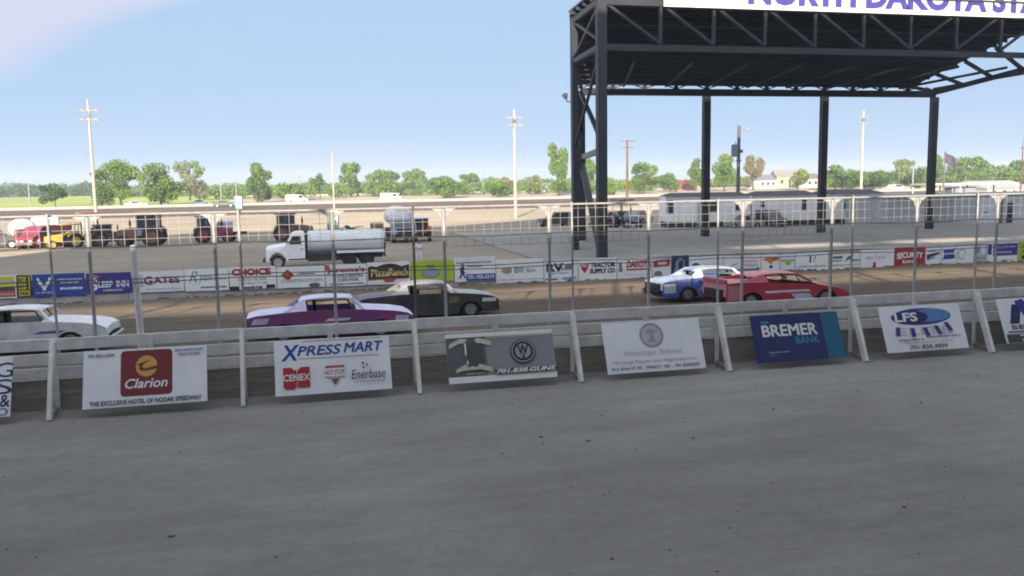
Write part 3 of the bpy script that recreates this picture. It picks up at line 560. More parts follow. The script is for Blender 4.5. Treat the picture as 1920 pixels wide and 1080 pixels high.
banner(1613, 1676, 466, 504, 'white', [('g', .16, .36, .55, .13, 'pale'), ('g', .50, .74, .55, .13, 'pale'), ('r', .42, .45, .45, .75, 'pale'), ('p', [(.36, .06), (.46, .06), (.45, .34), (.38, .34)], 'red')], 'white banner with a small red mark at its foot')
banner(1677, 1734, 464, 503, 'red', [('t', 'SECURITY', .50, .60, .86, .30, 'white', .04, 0, .22), ('p', [(.15, .30), (.22, .44), (.5, .50), (.78, .44), (.84, .30)], 'maroon'), ('t', 'BANK', .50, .33, .50, .15, 'white', .03), ('r', .0, .0, 1, .15, 'pink')], 'red banner with arched white SECURITY lettering')
banner(1735, 1764, 463, 500, 'white', [('g', .15, .7, .80, .10, 'sky'), ('p', [(.05, .62), (.95, .74), (.9, .64), (.4, .50), (.1, .34)], 'navy'), ('p', [(.08, .30), (.5, .50), (.7, .46)], 'sky'), ('g', .05, .8, .12, .07, 'smoke')], 'white banner with a dark blue swoosh')
banner(1765, 1793, 461, 499, 'white', [('p', [(.08, .78), (.95, .88), (.80, .70), (.92, .42), (.80, .36), (.05, .34), (.18, .56)], 'blue'), ('g', .2, .85, .62, .08, 'white'), ('g', .1, .9, .14, .06, 'pale')], 'white banner with a blue ribbon shaped logo')
banner(1794, 1825, 460, 496, 'white', [('ring', .28, .55, .26, .30, .35, 'pale'), ('r', .28, .42, .70, .60, 'paper'), ('g', .1, .9, .10, .05, 'pale')], 'white banner with a faint grey round letter')
banner(1826, 1849, 458, 494, 'pale', [('r', .12, .55, .42, .86, 'grey'), ('r', .55, .50, .90, .90, 'paper'), ('g', .1, .9, .30, .10, 'grey'), ('g', .1, .9, .14, .06, 'smoke')], 'narrow grey banner with faded squares')
banner(1850, 1908, 456, 493, 'white', [('r', .02, .45, .15, .96, 'violet'), ('r', .19, .38, .98, .98, 'violet'), ('g', .26, .92, .80, .10, 'pale'), ('g', .32, .80, .55, .10, 'pale'), ('g', .2, .9, .16, .05, 'pale')], 'white banner with a deep purple panel and white text rows')
banner(1909, 1975, 452, 488, 'lime', [('g', .1, .9, .75, .14, 'dull'), ('g', .1, .9, .50, .14, 'charcoal'), ('r', .10, .10, .35, .30, 'black')], 'lime green banner with dark lettering at the right end of the wall')
# ---------------------------------------------------------------- vehicles
M_tyre = mat('tyre_rubber', (0.022, 0.021, 0.02), 0.85, var=0.1)
M_dark = mat('dark_interior', (0.018, 0.018, 0.02), 0.8)
M_chrome = mat('worn_chrome', (0.5, 0.5, 0.5), 0.35, 0.8)
M_glass = mat('tinted_glass', (0.035, 0.045, 0.05), 0.12, var=0.05, spec=0.8)
M_cage = mat('cage_tube', (0.12, 0.12, 0.13), 0.5)
def car_paint(name, c, c2=None, sc=1.2):
    if c2 is None: c2 = tuple(a*0.62+d*0.38 for a, d in zip(c, (0.15, 0.12, 0.09)))     # dried mud over the paint
    return mat('paint_'+name, c, 0.5, 0.0, var=0.10, scale=sc*1.6, c2=c2, coat=0.15)
def arch_profile(top, zb, arches, n=8):
    """closed side outline: top profile rear to front, then along the sill with wheel arches cut out"""
    x0, x1 = top[0][0], top[-1][0]
    pts = list(top); pts.append((x1, zb))
    for cx, r in sorted(arches, key=lambda a: -a[0]):
        for i in range(n+1):
            t = math.pi*i/n; pts.append((cx+r*math.cos(t), zb+r*math.sin(t)*0.98))
    pts.append((x0, zb)); return pts
def tri_prism(b, poly, off, base, ax=Vector((1, 0, 0)), ay=Vector((0, 0, 1)), an=Vector((0, 1, 0))):
    """prism of a possibly concave outline"""
    base = Vector(base); tris = mathutils.geometry.tessellate_polygon([[Vector((p[0], p[1], 0)) for p in poly]])
    r0 = [base+ax*p[0]+ay*p[1] for p in poly]; r1 = [v+an*off for v in r0]; n = len(poly)
    fs = [tuple(t) for t in tris]+[tuple(i+n for i in reversed(t)) for t in tris]+[(i, (i+1) % n, n+(i+1) % n, n+i) for i in range(n)]
    b.add(r0+r1, fs)
def skin(b, prof, hw, th=0.02, crown=0.03, ny=6):
    """sheet that follows a side profile across the width, slightly crowned"""
    rings = []
    for x, z in prof:
        up = [(x, -hw+2*hw*i/ny, z+crown*(1-(2*i/ny-1)**2)) for i in range(ny+1)]
        rings.append(up+[(p[0], p[1], p[2]-th) for p in reversed(up)])
    b.loft(rings)
def wheel(parent, x, y, r, wd, rim, name='wheel'):
    b = MB(); s = 1 if y > 0 else -1
    prof = [(r*0.62, -wd/2), (r*0.93, -wd/2), (r, -wd/2+0.04), (r, wd/2-0.04), (r*0.93, wd/2), (r*0.62, wd/2)]
    n = 20; rings = []
    for i in range(n+1):
        t = 2*math.pi*i/n; rings.append([(x+a*math.cos(t), y+q, r+a*math.sin(t)) for a, q in prof])
    b.loft(rings, cap=False); o = b.build(name, M_tyre, parent, smooth=True)
    b = MB(); b.cyl((x, y-wd*0.36, r), (x, y+wd*0.36, r), r*0.64, r*0.64, 16)
    for k in range(5):
        t = 2*math.pi*k/5; b.cyl((x+r*0.36*math.cos(t), y+s*wd*0.30, r+r*0.36*math.sin(t)), (x+r*0.36*math.cos(t), y+s*(wd*0.42), r+r*0.36*math.sin(t)), r*0.09, r*0.09, 6)
    b.cyl((x, y+s*wd*0.3, r), (x, y+s*wd*0.46, r), r*0.16, r*0.12, 8)
    b.build('rim', rim, o, smooth=True)
    return o
def track_z(Y):
    return -0.02-0.03*(Y-20) if Y < 30 else -0.32-0.03*(Y-30)
def race_car(label, px, Y, body, roofc, accent, hood=None, kind='stock', rim=M_chrome, top=None):
    """px: pixel column of the car's middle"""
    p = atY(px, 600, Y); t = thing('race_car', label, 'race car', (p.x, Y, track_z(Y)+0.01), 0.0, 'race cars on the dirt track')
    t.rotation_euler = (-0.03, 0, 0); t.scale = (1, 1, 0.94)
    L2 = 2.52; hw = 0.93
    if kind == 'stock':
        prof = [(-L2, 0.55), (-L2+0.05, 0.86), (-2.2, 0.93), (-1.45, 0.99), (-0.9, 1.02), (0.75, 1.0), (1.2, 0.97), (1.9, 0.90), (2.3, 0.82), (L2-0.03, 0.70), (L2, 0.5)]
        roof = (-0.85, 0.62, 1.40); aw = [(-1.42, 0.42), (1.48, 0.42)]
    else:
        prof = [(-L2, 0.55), (-L2+0.03, 1.05), (-2.0, 1.08), (-1.0, 1.06), (-0.3, 0.98), (0.6, 0.93), (1.3, 0.86), (1.9, 0.74), (2.3, 0.62), (L2-0.02, 0.48), (L2, 0.35)]
        roof = (-1.05, 0.45, 1.36); aw = [(-1.48, 0.46), (1.55, 0.44)]
    zb = 0.24
    b = MB()
    for s in (-1, 1): tri_prism(b, arch_profile(prof, zb, aw), 0.03, (0, s*hw-0.015, 0))
    b.build('body', body, t)
    b = MB(); skin(b, [q for q in prof if q[0] >= 0.7], hw-0.016, 0.02, 0.06); b.build('hood', hood or top or body, t, smooth=True)
    b = MB(); skin(b, [q for q in prof if q[0] <= -0.85], hw-0.016, 0.02, 0.04); b.build('rear_deck', top or body, t, smooth=True)
    b = MB(); b.b2(-2.3, 2.3, -0.62, 0.62, 0.2, 0.52); b.b2(-0.85, 0.72, -0.85, 0.85, 0.24, 0.5); b.b2(-0.95, -0.88, -0.86, 0.86, 0.4, 1.0); b.b2(0.70, 0.76, -0.86, 0.86, 0.4, 0.97)
    b.build('chassis', M_dark, t)
    x0, x1, zr = roof; rw = 0.68
    b = MB(); n = 6; rp = []
    for i in range(n+1):
        u = i/n; rp.append((x0+(x1-x0)*u, zr-0.05*(2*u-1)**2))
    skin(b, [(x0-0.10, zr-0.15)]+rp+[(x1+0.06, zr-0.10)], rw, 0.035, 0.05); b.build('roof', roofc, t, smooth=True)
    b = MB()
    for s in (-1, 1):
        y0, y1 = s*(hw-0.05), s*(rw-0.02)
        b.bar((0.98, y0, 0.98), (x1+0.02, y1, zr-0.07), 0.06, 0.09)
        pr = [(x0-0.55, 1.0), (x0+0.14, 1.0), (x0+0.10, zr-0.06), (x0-0.08, zr-0.10)] if kind == 'stock' else [(x0-0.95, 1.06), (x0+0.30, 1.03), (x0+0.18, zr-0.06), (x0-0.08, zr-0.08)]
        b.loft([[(x, y0+(y1-y0)*(z-1.0)/(zr-1.0), z) for x, z in pr], [(x, y0+(y1-y0)*(z-1.0)/(zr-1.0)-s*0.03, z) for x, z in pr]])
    b.build('roof_pillar', roofc if kind == 'stock' else body, t)
    b = MB()
    for s in (-1, 1):
        b.tube([(-0.75, s*0.55, 0.4), (-0.7, s*0.55, zr-0.09), (0.5, s*0.55, zr-0.10), (0.85, s*0.62, 0.7)], 0.025)
        b.tube([(-0.7, s*0.6, 0.85), (0.7, s*0.66, 0.80)], 0.025)
    b.tube([(-0.7, -0.55, zr-0.1), (-0.7, 0.55, zr-0.1)], 0.025); b.tube([(-0.7, -0.55, 0.5), (-0.7, 0.55, zr-0.12)], 0.025)
    b.build('roll_cage', M_cage, t)
    b = MB(); b.box((-0.25, 0.25, 0.72), (0.42, 0.48, 0.12)); b.box((-0.48, 0.25, 1.0), (0.10, 0.46, 0.62)); b.build('seat', M_dark, t, bevel=0.03)
    for i, (cx, r) in enumerate(aw):
        for s in (-1, 1): wheel(t, cx, s*(hw-0.15), 0.345, 0.25, rim)
    b = MB(); b.tube([(L2+0.07, -0.8, 0.42), (L2+0.10, -0.4, 0.42), (L2+0.10, 0.4, 0.42), (L2+0.07, 0.8, 0.42)], 0.045, 8); b.build('front_bumper', M_dark if kind != 'stock' else M_chrome, t)
    b = MB(); b.tube([(-L2-0.07, -0.8, 0.48), (-L2-0.09, 0.8, 0.48)], 0.045, 8); b.b2(-L2-0.07, -L2+0.05, -0.7, 0.7, 0.56, 0.8); b.build('rear_bumper', M_dark, t)
    # painted side panels, a few millimetres proud of the door skin
    if accent:
        b = MB()
        for (x0_, z0_, x1_, z1_, sl, c) in accent:
            b.use(c); y = -hw-0.018
            b.add([(x0_, y, z0_), (x1_, y, z0_), (x1_+sl, y, z1_), (x0_+sl, y, z1_), (x0_, y+0.004, z0_), (x1_, y+0.004, z0_), (x1_+sl, y+0.004, z1_), (x0_+sl, y+0.004, z1_)], [(0, 1, 2, 3), (7, 6, 5, 4), (0, 4, 5, 1), (1, 5, 6, 2), (2, 6, 7, 3), (3, 7, 4, 0)])
        b.build('side_stripe', None, t)
    if kind != 'stock':
        b = MB(); b.b2(-L2-0.02, -L2+0.06, -hw, hw, 1.05, 1.2); b.build('spoiler', body, t)
    return t
P_white = car_paint('white', (0.72, 0.72, 0.74)); P_lilac = car_paint('lilac_white', (0.60, 0.57, 0.74)); P_purple = car_paint('purple', (0.16, 0.055, 0.21), (0.26, 0.05, 0.13), 0.8)
P_red = car_paint('red', (0.42, 0.045, 0.07), (0.34, 0.03, 0.06)); P_pink = car_paint('faded_red', (0.50, 0.20, 0.21)); P_blue = car_paint('blue', (0.05, 0.10, 0.34)); P_lblue = car_paint('pale_blue', (0.50, 0.58, 0.70))
P_black = car_paint('black', (0.035, 0.035, 0.04)); P_grey = car_paint('grey', (0.30, 0.31, 0.32)); P_green = car_paint('dark_green', (0.04, 0.10, 0.06)); P_maroon = car_paint('maroon', (0.22, 0.025, 0.06)); P_yellow = car_paint('yellow', (0.62, 0.42, 0.05)); P_orange = car_paint('orange', (0.58, 0.24, 0.05)); P_brown = car_paint('rust_brown', (0.16, 0.07, 0.055)); P_teal = car_paint('teal', (0.05, 0.30, 0.24)); P_bluegrey = car_paint('blue_grey', (0.22, 0.27, 0.36)); P_olive = car_paint('olive', (0.16, 0.15, 0.04)); P_plum = car_paint('plum', (0.13, 0.06, 0.09))
race_car('white race car cut off by the left edge of the photo', 42, 28.4, P_white, P_white, [(-2.2, 0.30, -0.4, 0.55, 0.2, P_lblue), (0.5, 0.62, 1.2, 0.70, 0.2, P_blue)], top=P_white)
race_car('purple race car with a white roof, white hood and rear deck', 620, 27.6, P_purple, P_lilac, [(-2.35, 0.66, -1.9, 0.84, 0.1, P_lilac), (-0.9, 0.40, 0.1, 0.62, 0.15, P_pink), (-0.2, 0.66, 0.5, 0.74, 0.1, P_white), (1.9, 0.45, 2.3, 0.74, 0.05, P_lilac)], hood=P_lilac, top=P_lilac)
race_car('black race car with a pale grey hood running inside the purple car', 800, 31.3, P_black, P_grey, [(0.65, 0.62, 1.0, 0.86, 0.1, P_olive), (1.9, 0.62, 2.4, 0.76, 0.0, P_white)], hood=P_grey)
race_car('blue and white race car with a pale roof, half hidden behind the red car', 1332, 32.6, P_blue, P_lblue, [(-2.45, 0.42, -1.95, 0.80, 0.0, P_lblue), (-1.0, 0.5, 0.6, 0.8, 0.3, P_grey), (1.0, 0.3, 1.9, 0.5, -0.2, P_pink)], hood=P_white, top=P_lblue)
race_car('red low nosed race car with solid red sail panel leading the pack', 1453, 29.4, P_red, P_pink, [(-2.45, 0.40, -1.96, 0.95, 0.0, P_pink), (-0.9, 0.62, 0.9, 0.70, -0.1, P_white), (0.3, 0.30, 1.05, 0.55, -0.2, P_lblue)], kind='late', hood=P_pink, top=P_pink)

# ---------------------------------------------------------------- tank truck on the infield
def tank_truck():
    p0 = at(500, 506); sc_ = 8.1
    t = thing('tank_truck', 'white old bonneted tank truck standing in the shade behind the infield wall', 'truck', (p0.x, p0.y+1.1, GZ))
    W = mat('truck_white', (0.80, 0.81, 0.82), 0.45, var=0.06, scale=1.5); T_ = mat('tank_white', (0.64, 0.66, 0.68), 0.45, var=0.10, scale=0.9, stretch=(0.3, 1, 2.5), c2=(0.50, 0.52, 0.53)); G = mat('tray_grey', (0.42, 0.44, 0.43), 0.6); C = mat('chassis_black', (0.03, 0.032, 0.035), 0.7)
    hw = 1.05
    prof = [(0.0, 0.95), (0.03, 1.42), (0.12, 1.52), (0.6, 1.60), (1.28, 1.68), (1.30, 0.72)]
    b = MB(); b.loft([[(x, -hw*s*0.80, z0), (x, -hw*s*0.86, z1-0.14), (x, -hw*s*0.70, z1), (x, hw*s*0.70, z1), (x, hw*s*0.86, z1-0.14), (x, hw*s*0.80, z0)] for x, s, z0, z1 in ((0.0, 0.82, 0.75, 1.42), (0.08, 0.88, 0.72, 1.50), (0.6, 0.95, 0.72, 1.59), (1.30, 1.06, 0.72, 1.68))])
    b.build('hood', W, t, smooth=True)
    for s in (-1, 1):
        b = MB(); tri_prism(b, [(-0.02, 0.62), (0.0, 1.05), (0.25, 1.28), (1.0, 1.28), (1.32, 0.98), (1.48, 0.60), (1.36, 0.55)] + [(0.76+0.56*math.cos(rad(a)), 0.55+0.58*math.sin(rad(a))) for a in range(0, 181, 20)] + [(0.08, 0.55)], -s*0.30, (0, s*(hw+0.05), 0)); b.build('fender', W, t)
        wheel(t, 0.76, s*(hw-0.12), 0.48, 0.26, G)
        for xw in (5.55, 6.75): wheel(t, xw, s*(hw-0.16), 0.5, 0.42, C)
    b = MB()
    b.loft([[(x, y*hw, z) for y, z in ((-1, 0.68), (-1, 1.62), (-0.86, zt), (0.86, zt), (1, 1.62), (1, 0.68))] for x, zt in ((1.30, 1.64), (1.72, 2.36), (1.95, 2.47), (2.40, 2.48), (2.58, 2.40))])
    cab = b.build('cab', W, t)
    b = MB()
    for s in (-1, 1): b.loft([[(x, s*(hw+0.005-(z-1.62)*0.17), z) for x, z in ((1.52, 1.70), (2.36, 1.70), (2.36, 2.22), (1.78, 2.22))], [(x, s*(hw-0.03-(z-1.62)*0.17), z) for x, z in ((1.52, 1.70), (2.36, 1.70), (2.36, 2.22), (1.78, 2.22))]])
    b.loft([[(1.40, -0.84, 1.74), (1.40, 0.84, 1.74), (1.69, 0.80, 2.25), (1.69, -0.80, 2.25)], [(1.36, -0.84, 1.76), (1.36, 0.84, 1.76), (1.65, 0.80, 2.27), (1.65, -0.80, 2.27)]])
    b.build('cab_window', M_glass, cab)
    b = MB(); b.b2(1.93, 1.96, -hw+0.02, -hw-0.012, 1.7, 2.22); b.b2(1.62, 2.40, -hw-0.012, -hw-0.002, 1.655, 1.685); b.b2(2.30, 2.42, -hw-0.03, -hw-0.003, 1.30, 1.36); b.build('door_trim', C, cab)
    b = MB(); b.b2(0.05, 7.9, -0.45, 0.45, 0.55, 0.85); b.b2(2.6, 2.8, -0.8, 0.8, 0.9, 2.35); b.b2(2.72, 5.0, -0.9, -0.5, 0.45, 0.85); b.build('chassis', C, t)
    b = MB(); n = 26; rings = []
    for x, s in ((2.78, 0.90), (2.86, 1.0), (7.86, 1.0), (7.98, 0.90)):
        rings.append([(x, 1.16*s*math.cos(2*math.pi*i/n), 1.70+0.80*s*math.sin(2*math.pi*i/n)) for i in range(n)])
    b.loft(rings); tk = b.build('tank', T_, t, smooth=True)
    b = MB()
    for x in (2.95, 7.8):
        rr_ = [[(x+d, 1.175*math.cos(2*math.pi*i/n), 1.70+0.815*math.sin(2*math.pi*i/n)) for i in range(n)] for d in (-0.025, 0.025)]
        b.loft(rr_)
    b.build('tank_band', G, tk, smooth=True)
    b = MB(); b.cyl((5.2, 0, 2.46), (5.2, 0, 2.60), 0.28, 0.28, 14); b.build('hatch', G, tk)
    b = MB(); b.b2(4.7, 7.95, -1.26, -1.02, 0.98, 1.14); b.b2(4.7, 7.95, 1.02, 1.26, 0.98, 1.14); b.build('side_tray', W, t)
    b = MB(); b.tube([(7.98, -0.5, 0.9), (8.05, -0.5, 1.9)], 0.06); b.tube([(8.03, 0.3, 0.7), (8.12, 0.3, 1.5), (8.12, -0.3, 1.5), (8.03, -0.3, 0.7)], 0.04); b.b2(8.0, 8.1, -0.9, 0.9, 0.62, 0.72); b.build('spray_bar', C, t)
    b = MB(); b.b2(-0.22, -0.10, -1.0, 1.0, 0.48, 0.70); b.build('bumper', C, t)
    b = MB(); b.tube([(1.45, -1.06, 1.75), (1.40, -1.35, 1.95)], 0.02); b.box((1.40, -1.38, 2.0), (0.05, 0.16, 0.34)); b.build('mirror', C, cab)
tank_truck()

# ---------------------------------------------------------------- infield machines
def tractor(name, label, px, py, rz, body, cabc, s=1.0, roofc=None, canopy=False, cat='tractor', group='tractors and machines parked on the infield', tall=0.0):
    p = at(px, py); t = thing(name, label, cat, (p.x, p.y, GZ), rz, group); t.scale = (s, s, s)
    for sg in (-1, 1):
        wheel(t, -0.9, sg*0.85, 0.82, 0.42, body, 'rear_wheel'); wheel(t, 1.45, sg*0.72, 0.5, 0.30, body, 'front_wheel')
    b = MB(); b.loft([[(x, -w_, 0.75), (x, -w_, z-0.1), (x, -w_*0.7, z), (x, w_*0.7, z), (x, w_, z-0.1), (x, w_, 0.75)] for x, w_, z in ((0.3, 0.42, 1.62), (1.2, 0.40, 1.55), (1.95, 0.36, 1.40), (2.02, 0.30, 1.3))])
    b.build('hood', body, t)
    b = MB(); b.b2(-1.3, 1.7, -0.32, 0.32, 0.5, 0.85); b.cyl((1.45, -0.7, 0.5), (1.45, 0.7, 0.5), 0.09); b.cyl((-0.9, -0.8, 0.82), (-0.9, 0.8, 0.82), 0.14); b.build('chassis', M_dark, t)
    b = MB()
    for sg in (-1, 1):
        b.loft([[(-0.9+0.95*math.cos(rad(a)), y, 0.82+0.95*math.sin(rad(a))) for y in (sg*0.6, sg*1.08)]+[(-0.9+0.9*math.cos(rad(a)), y, 0.82+0.9*math.sin(rad(a))) for y in (sg*1.08, sg*0.6)] for a in range(35, 156, 20)])
    b.build('fender', body, t)
    zt = 2.62+tall
    if canopy:
        b = MB()
        for x in (-1.35, 0.1):
            for y in (-0.62, 0.62): b.cyl((x, y, 1.0), (x, y, zt-0.05), 0.04, 0.04, 6)
        b.build('canopy_post', M_dark, t)
        b = MB(); b.box((-0.6, 0, 1.25), (0.5, 0.6, 0.14)); b.box((-0.85, 0, 1.55), (0.12, 0.55, 0.5)); b.build('seat', M_dark, t, bevel=0.03)
    else:
        b = MB(); b.b2(-1.35, 0.3, -0.72, 0.72, 0.95, 1.45); b.b2(-1.36, -1.26, -0.73, -0.64, 1.45, zt); b.b2(-1.36, -1.26, 0.64, 0.73, 1.45, zt); b.b2(0.22, 0.32, -0.73, -0.64, 1.45, zt); b.b2(0.22, 0.32, 0.64, 0.73, 1.45, zt); b.b2(-0.52, -0.46, -0.73, -0.66, 1.45, zt); b.b2(-0.52, -0.46, 0.66, 0.73, 1.45, zt)
        b.build('cab', cabc, t)
        b = MB(); b.b2(-1.3, 0.26, -0.69, 0.69, 1.45, zt-0.02); b.build('cab_window', M_glass, t)
    b = MB(); b.box((-0.55, 0, zt+0.06), (2.1, 1.7, 0.14)); b.build('roof', roofc or cabc, t, bevel=0.05)
    b = MB(); b.cyl((1.0, 0.0, 1.5), (1.0, 0.0, 2.35), 0.05, 0.05, 8); b.cyl((1.0, 0, 1.75), (1.0, 0, 2.1), 0.09, 0.09, 8); b.build('exhaust', M_dark, t)
    return t
PROF = {'pickup': ([(-2.7, 0.62), (-2.68, 1.10), (-0.75, 1.12), (-0.72, 1.12), (-0.55, 1.78), (-0.3, 1.84), (0.45, 1.82), (1.12, 1.20), (2.3, 1.08), (2.6, 0.98), (2.68, 0.6)], [(-1.6, 0.46), (1.75, 0.46)], (-0.46, 0.92, 1.22, 1.74)),
        'suv': ([(-2.4, 0.55), (-2.42, 1.05), (-2.25, 1.72), (-2.0, 1.80), (0.3, 1.80), (1.05, 1.15), (2.1, 1.05), (2.38, 0.95), (2.42, 0.55)], [(-1.45, 0.44), (1.5, 0.44)], (-2.0, 0.82, 1.18, 1.70)),
        'sedan': ([(-2.35, 0.5), (-2.33, 0.95), (-1.5, 1.0), (-0.95, 1.40), (0.3, 1.40), (1.0, 0.98), (2.1, 0.86), (2.35, 0.72), (2.38, 0.45)], [(-1.4, 0.38), (1.45, 0.38)], (-1.1, 0.72, 1.0, 1.34)),
        'van': ([(-2.6, 0.5), (-2.62, 2.0), (-2.5, 2.12), (1.2, 2.10), (1.9, 1.30), (2.55, 1.12), (2.65, 0.55)], [(-1.6, 0.42), (1.75, 0.42)], (0.35, 1.62, 1.3, 1.95))}
def road_vehicle(name, label, cat, kind, px, py, rz, paint_, s=1.0, group='vehicles parked on the infield', z=GZ):
    p = at(px, py, z); t = thing(name, label, cat, (p.x, p.y, z), rz, group); t.scale = (s, s, s)
    prof, arches, win = PROF[kind]; hw = 0.92
    b = MB()
    for sg in (-1, 1): tri_prism(b, arch_profile(prof, 0.34, arches), 0.03, (0, sg*hw-0.015, 0))
    if kind == 'pickup':
        skin(b, [q for q in prof if q[0] >= -0.72], hw-0.016, 0.03, 0.03); b.b2(-2.68, -0.8, -0.9, 0.9, 0.62, 0.70); b.b2(-2.69, -2.64, -0.9, 0.9, 0.62, 1.1)
    else: skin(b, prof, hw-0.016, 0.03, 0.03)
    b.build('body', paint_, t)
    b = MB(); b.b2(-2.2, 2.2, -0.7, 0.7, 0.3, 0.56); b.build('chassis', M_dark, t)
    x0, x1, z0, z1 = win
    b = MB()
    for sg in (-1, 1): b.loft([[(x, sg*(hw+0.018), z) for x, z in ((x0, z0), (x1, z0), (x1-0.45, z1), (x0+0.12, z1))], [(x, sg*(hw+0.014), z) for x, z in ((x0, z0), (x1, z0), (x1-0.45, z1), (x0+0.12, z1))]])
    f = [q for q in prof if q[0] > x1-0.5 and q[1] > z0-0.08]
    a_, c_ = (x1+0.16, z0-0.0), (x1-0.42, z1+0.02)
    b.loft([[(a_[0]+0.045, y, a_[1]+0.05) for y in (-0.8, 0.8)]+[(a_[0]+0.03, y, a_[1]+0.03) for y in (0.8, -0.8)], [(c_[0]+0.045, y, c_[1]+0.05) for y in (-0.72, 0.72)]+[(c_[0]+0.03, y, c_[1]+0.03) for y in (0.72, -0.72)]])
    b.build('window', M_glass, t)
    for cx, r in arches:
        for sg in (-1, 1): wheel(t, cx, sg*(hw-0.14), r*0.84, 0.24, M_chrome)
    fx = prof[-1][0]
    b = MB(); b.b2(fx-0.02, fx+0.10, -0.9, 0.9, 0.42, 0.58); b.b2(-abs(prof[0][0])-0.10, -abs(prof[0][0])+0.02, -0.9, 0.9, 0.45, 0.6); b.build('bumper', M_chrome, t)
    for sg in (-1, 1):
        b = MB(); b.box((fx-0.02, sg*0.68, 0.80), (0.08, 0.3, 0.15)); b.build('headlight', mat('lamp_glass', (0.7, 0.7, 0.66), 0.2), t)
    b = MB(); b.box((fx-0.005, 0, 0.79), (0.05, 0.95, 0.17)); b.build('grille', M_dark, t)
    return t
# left group, in the sun at the edge of the shade
trk = road_vehicle('pickup_truck', 'red pickup truck facing the track with a white tank on its bed, at far left', 'pickup truck', 'pickup', 50, 465, rad(-68), P_red, 1.0)
p = at(50, 465)
wt = thing('water_tank', 'big white rounded water tank carried on the red pickup truck', 'tank', (p.x-0.65, p.y+1.55, GZ+0.72), rad(-68)); wt.scale = (1.2, 1.2, 1.1)
b = MB(); n = 16
b.loft([[(x, 1.02*s*math.cos(2*math.pi*i/n), 0.98+0.92*s*math.sin(2*math.pi*i/n)) for i in range(n)] for x, s in ((-1.15, 0.45), (-1.0, 0.8), (-0.7, 1.0), (0.3, 1.0), (0.6, 0.8), (0.75, 0.45))]); b.build('tank_shell', mat('tank_poly', (0.66, 0.65, 0.58), 0.5), wt, smooth=True)
b = MB(); b.cyl((-0.2, 0, 1.86), (-0.2, 0, 1.98), 0.25, 0.25, 12); b.build('lid', M_dark, wt)
b = MB(); b.b2(-1.0, 0.6, -0.7, 0.7, 0.0, 0.25); b.build('cradle', M_dark, wt)
road_vehicle('pickup_truck', 'dark grey pickup truck cut by the left edge beside the red truck', 'pickup truck', 'pickup', -12, 466, rad(5), P_black, 1.0)
road_vehicle('van', 'maroon van with a pale upper body parked right of the red truck', 'van', 'van', 84, 464, rad(-115), P_maroon, 1.0)
p = at(76, 455); tb = thing('cargo_box', 'white and grey cargo box standing behind the maroon van', 'box', (p.x, p.y+2.5, GZ), rad(10))
b = MB(); b.box((0, 0, 2.0), (2.6, 2.0, 1.6)); b.build('shell', mat('box_white', (0.62, 0.64, 0.63), 0.6), tb, bevel=0.05)
b = MB(); b.box((0, 0, 0.7), (2.4, 1.8, 1.0)); b.build('base_frame', M_dark, tb)
b = MB(); b.b2(-1.2, 1.2, -1.012, -1.003, 1.3, 1.75); b.build('side_panel', P_bluegrey, tb)
tractor('skid_steer', 'yellow compact loader between the maroon van and the canopied tractor', 122, 466, rad(-150), P_yellow, P_yellow, 0.85, canopy=True, cat='loader')
tractor('tractor', 'dark green tractor under a flat orange canopy beside the yellow loader', 157, 462, rad(-165), P_green, P_orange, 1.0, P_orange, canopy=True, tall=0.55)
tractor('tractor', 'plum coloured roller tractor with low cab right of the tall cream light pole', 204, 462, rad(20), P_plum, P_plum, 0.9, P_plum, tall=-0.35)
tractor('tractor', 'brown tractor with dark cab and yellow roof board', 270, 462, rad(175), P_brown, P_bluegrey, 1.15, P_yellow, tall=0.15)
tractor('tractor', 'blue grey tractor with maroon frame, alone on the shade edge', 398, 455, rad(8), P_maroon, P_bluegrey, 1.0, P_bluegrey)
p = at(415, 455); bx = thing('spray_tank', 'pale blue square tank mounted behind the blue grey tractor', 'tank', (p.x+0.2, p.y+1.6, GZ))
b = MB(); b.box((0, 0, 1.55), (1.7, 1.3, 1.05)); b.build('tank_shell', mat('tank_blue', (0.42, 0.48, 0.60), 0.5), bx, bevel=0.08)
b = MB(); b.b2(-0.9, 2.2, -0.6, 0.6, 0.75, 0.98); [b.cyl((x, y, 0.0), (x, y, 0.8), 0.06) for x in (-0.7, 0.7) for y in (-0.5, 0.5)]; b.cyl((0.7, -0.8, 0.4), (0.7, -0.6, 0.4), 0.4, 0.4, 14); b.cyl((0.7, 0.6, 0.4), (0.7, 0.8, 0.4), 0.4, 0.4, 14); b.build('trailer_frame', M_dark, bx)
tractor('tractor', 'rust brown tractor with boxy glass cab behind the tank truck', 548, 452, rad(0), P_brown, P_brown, 1.05, P_brown)
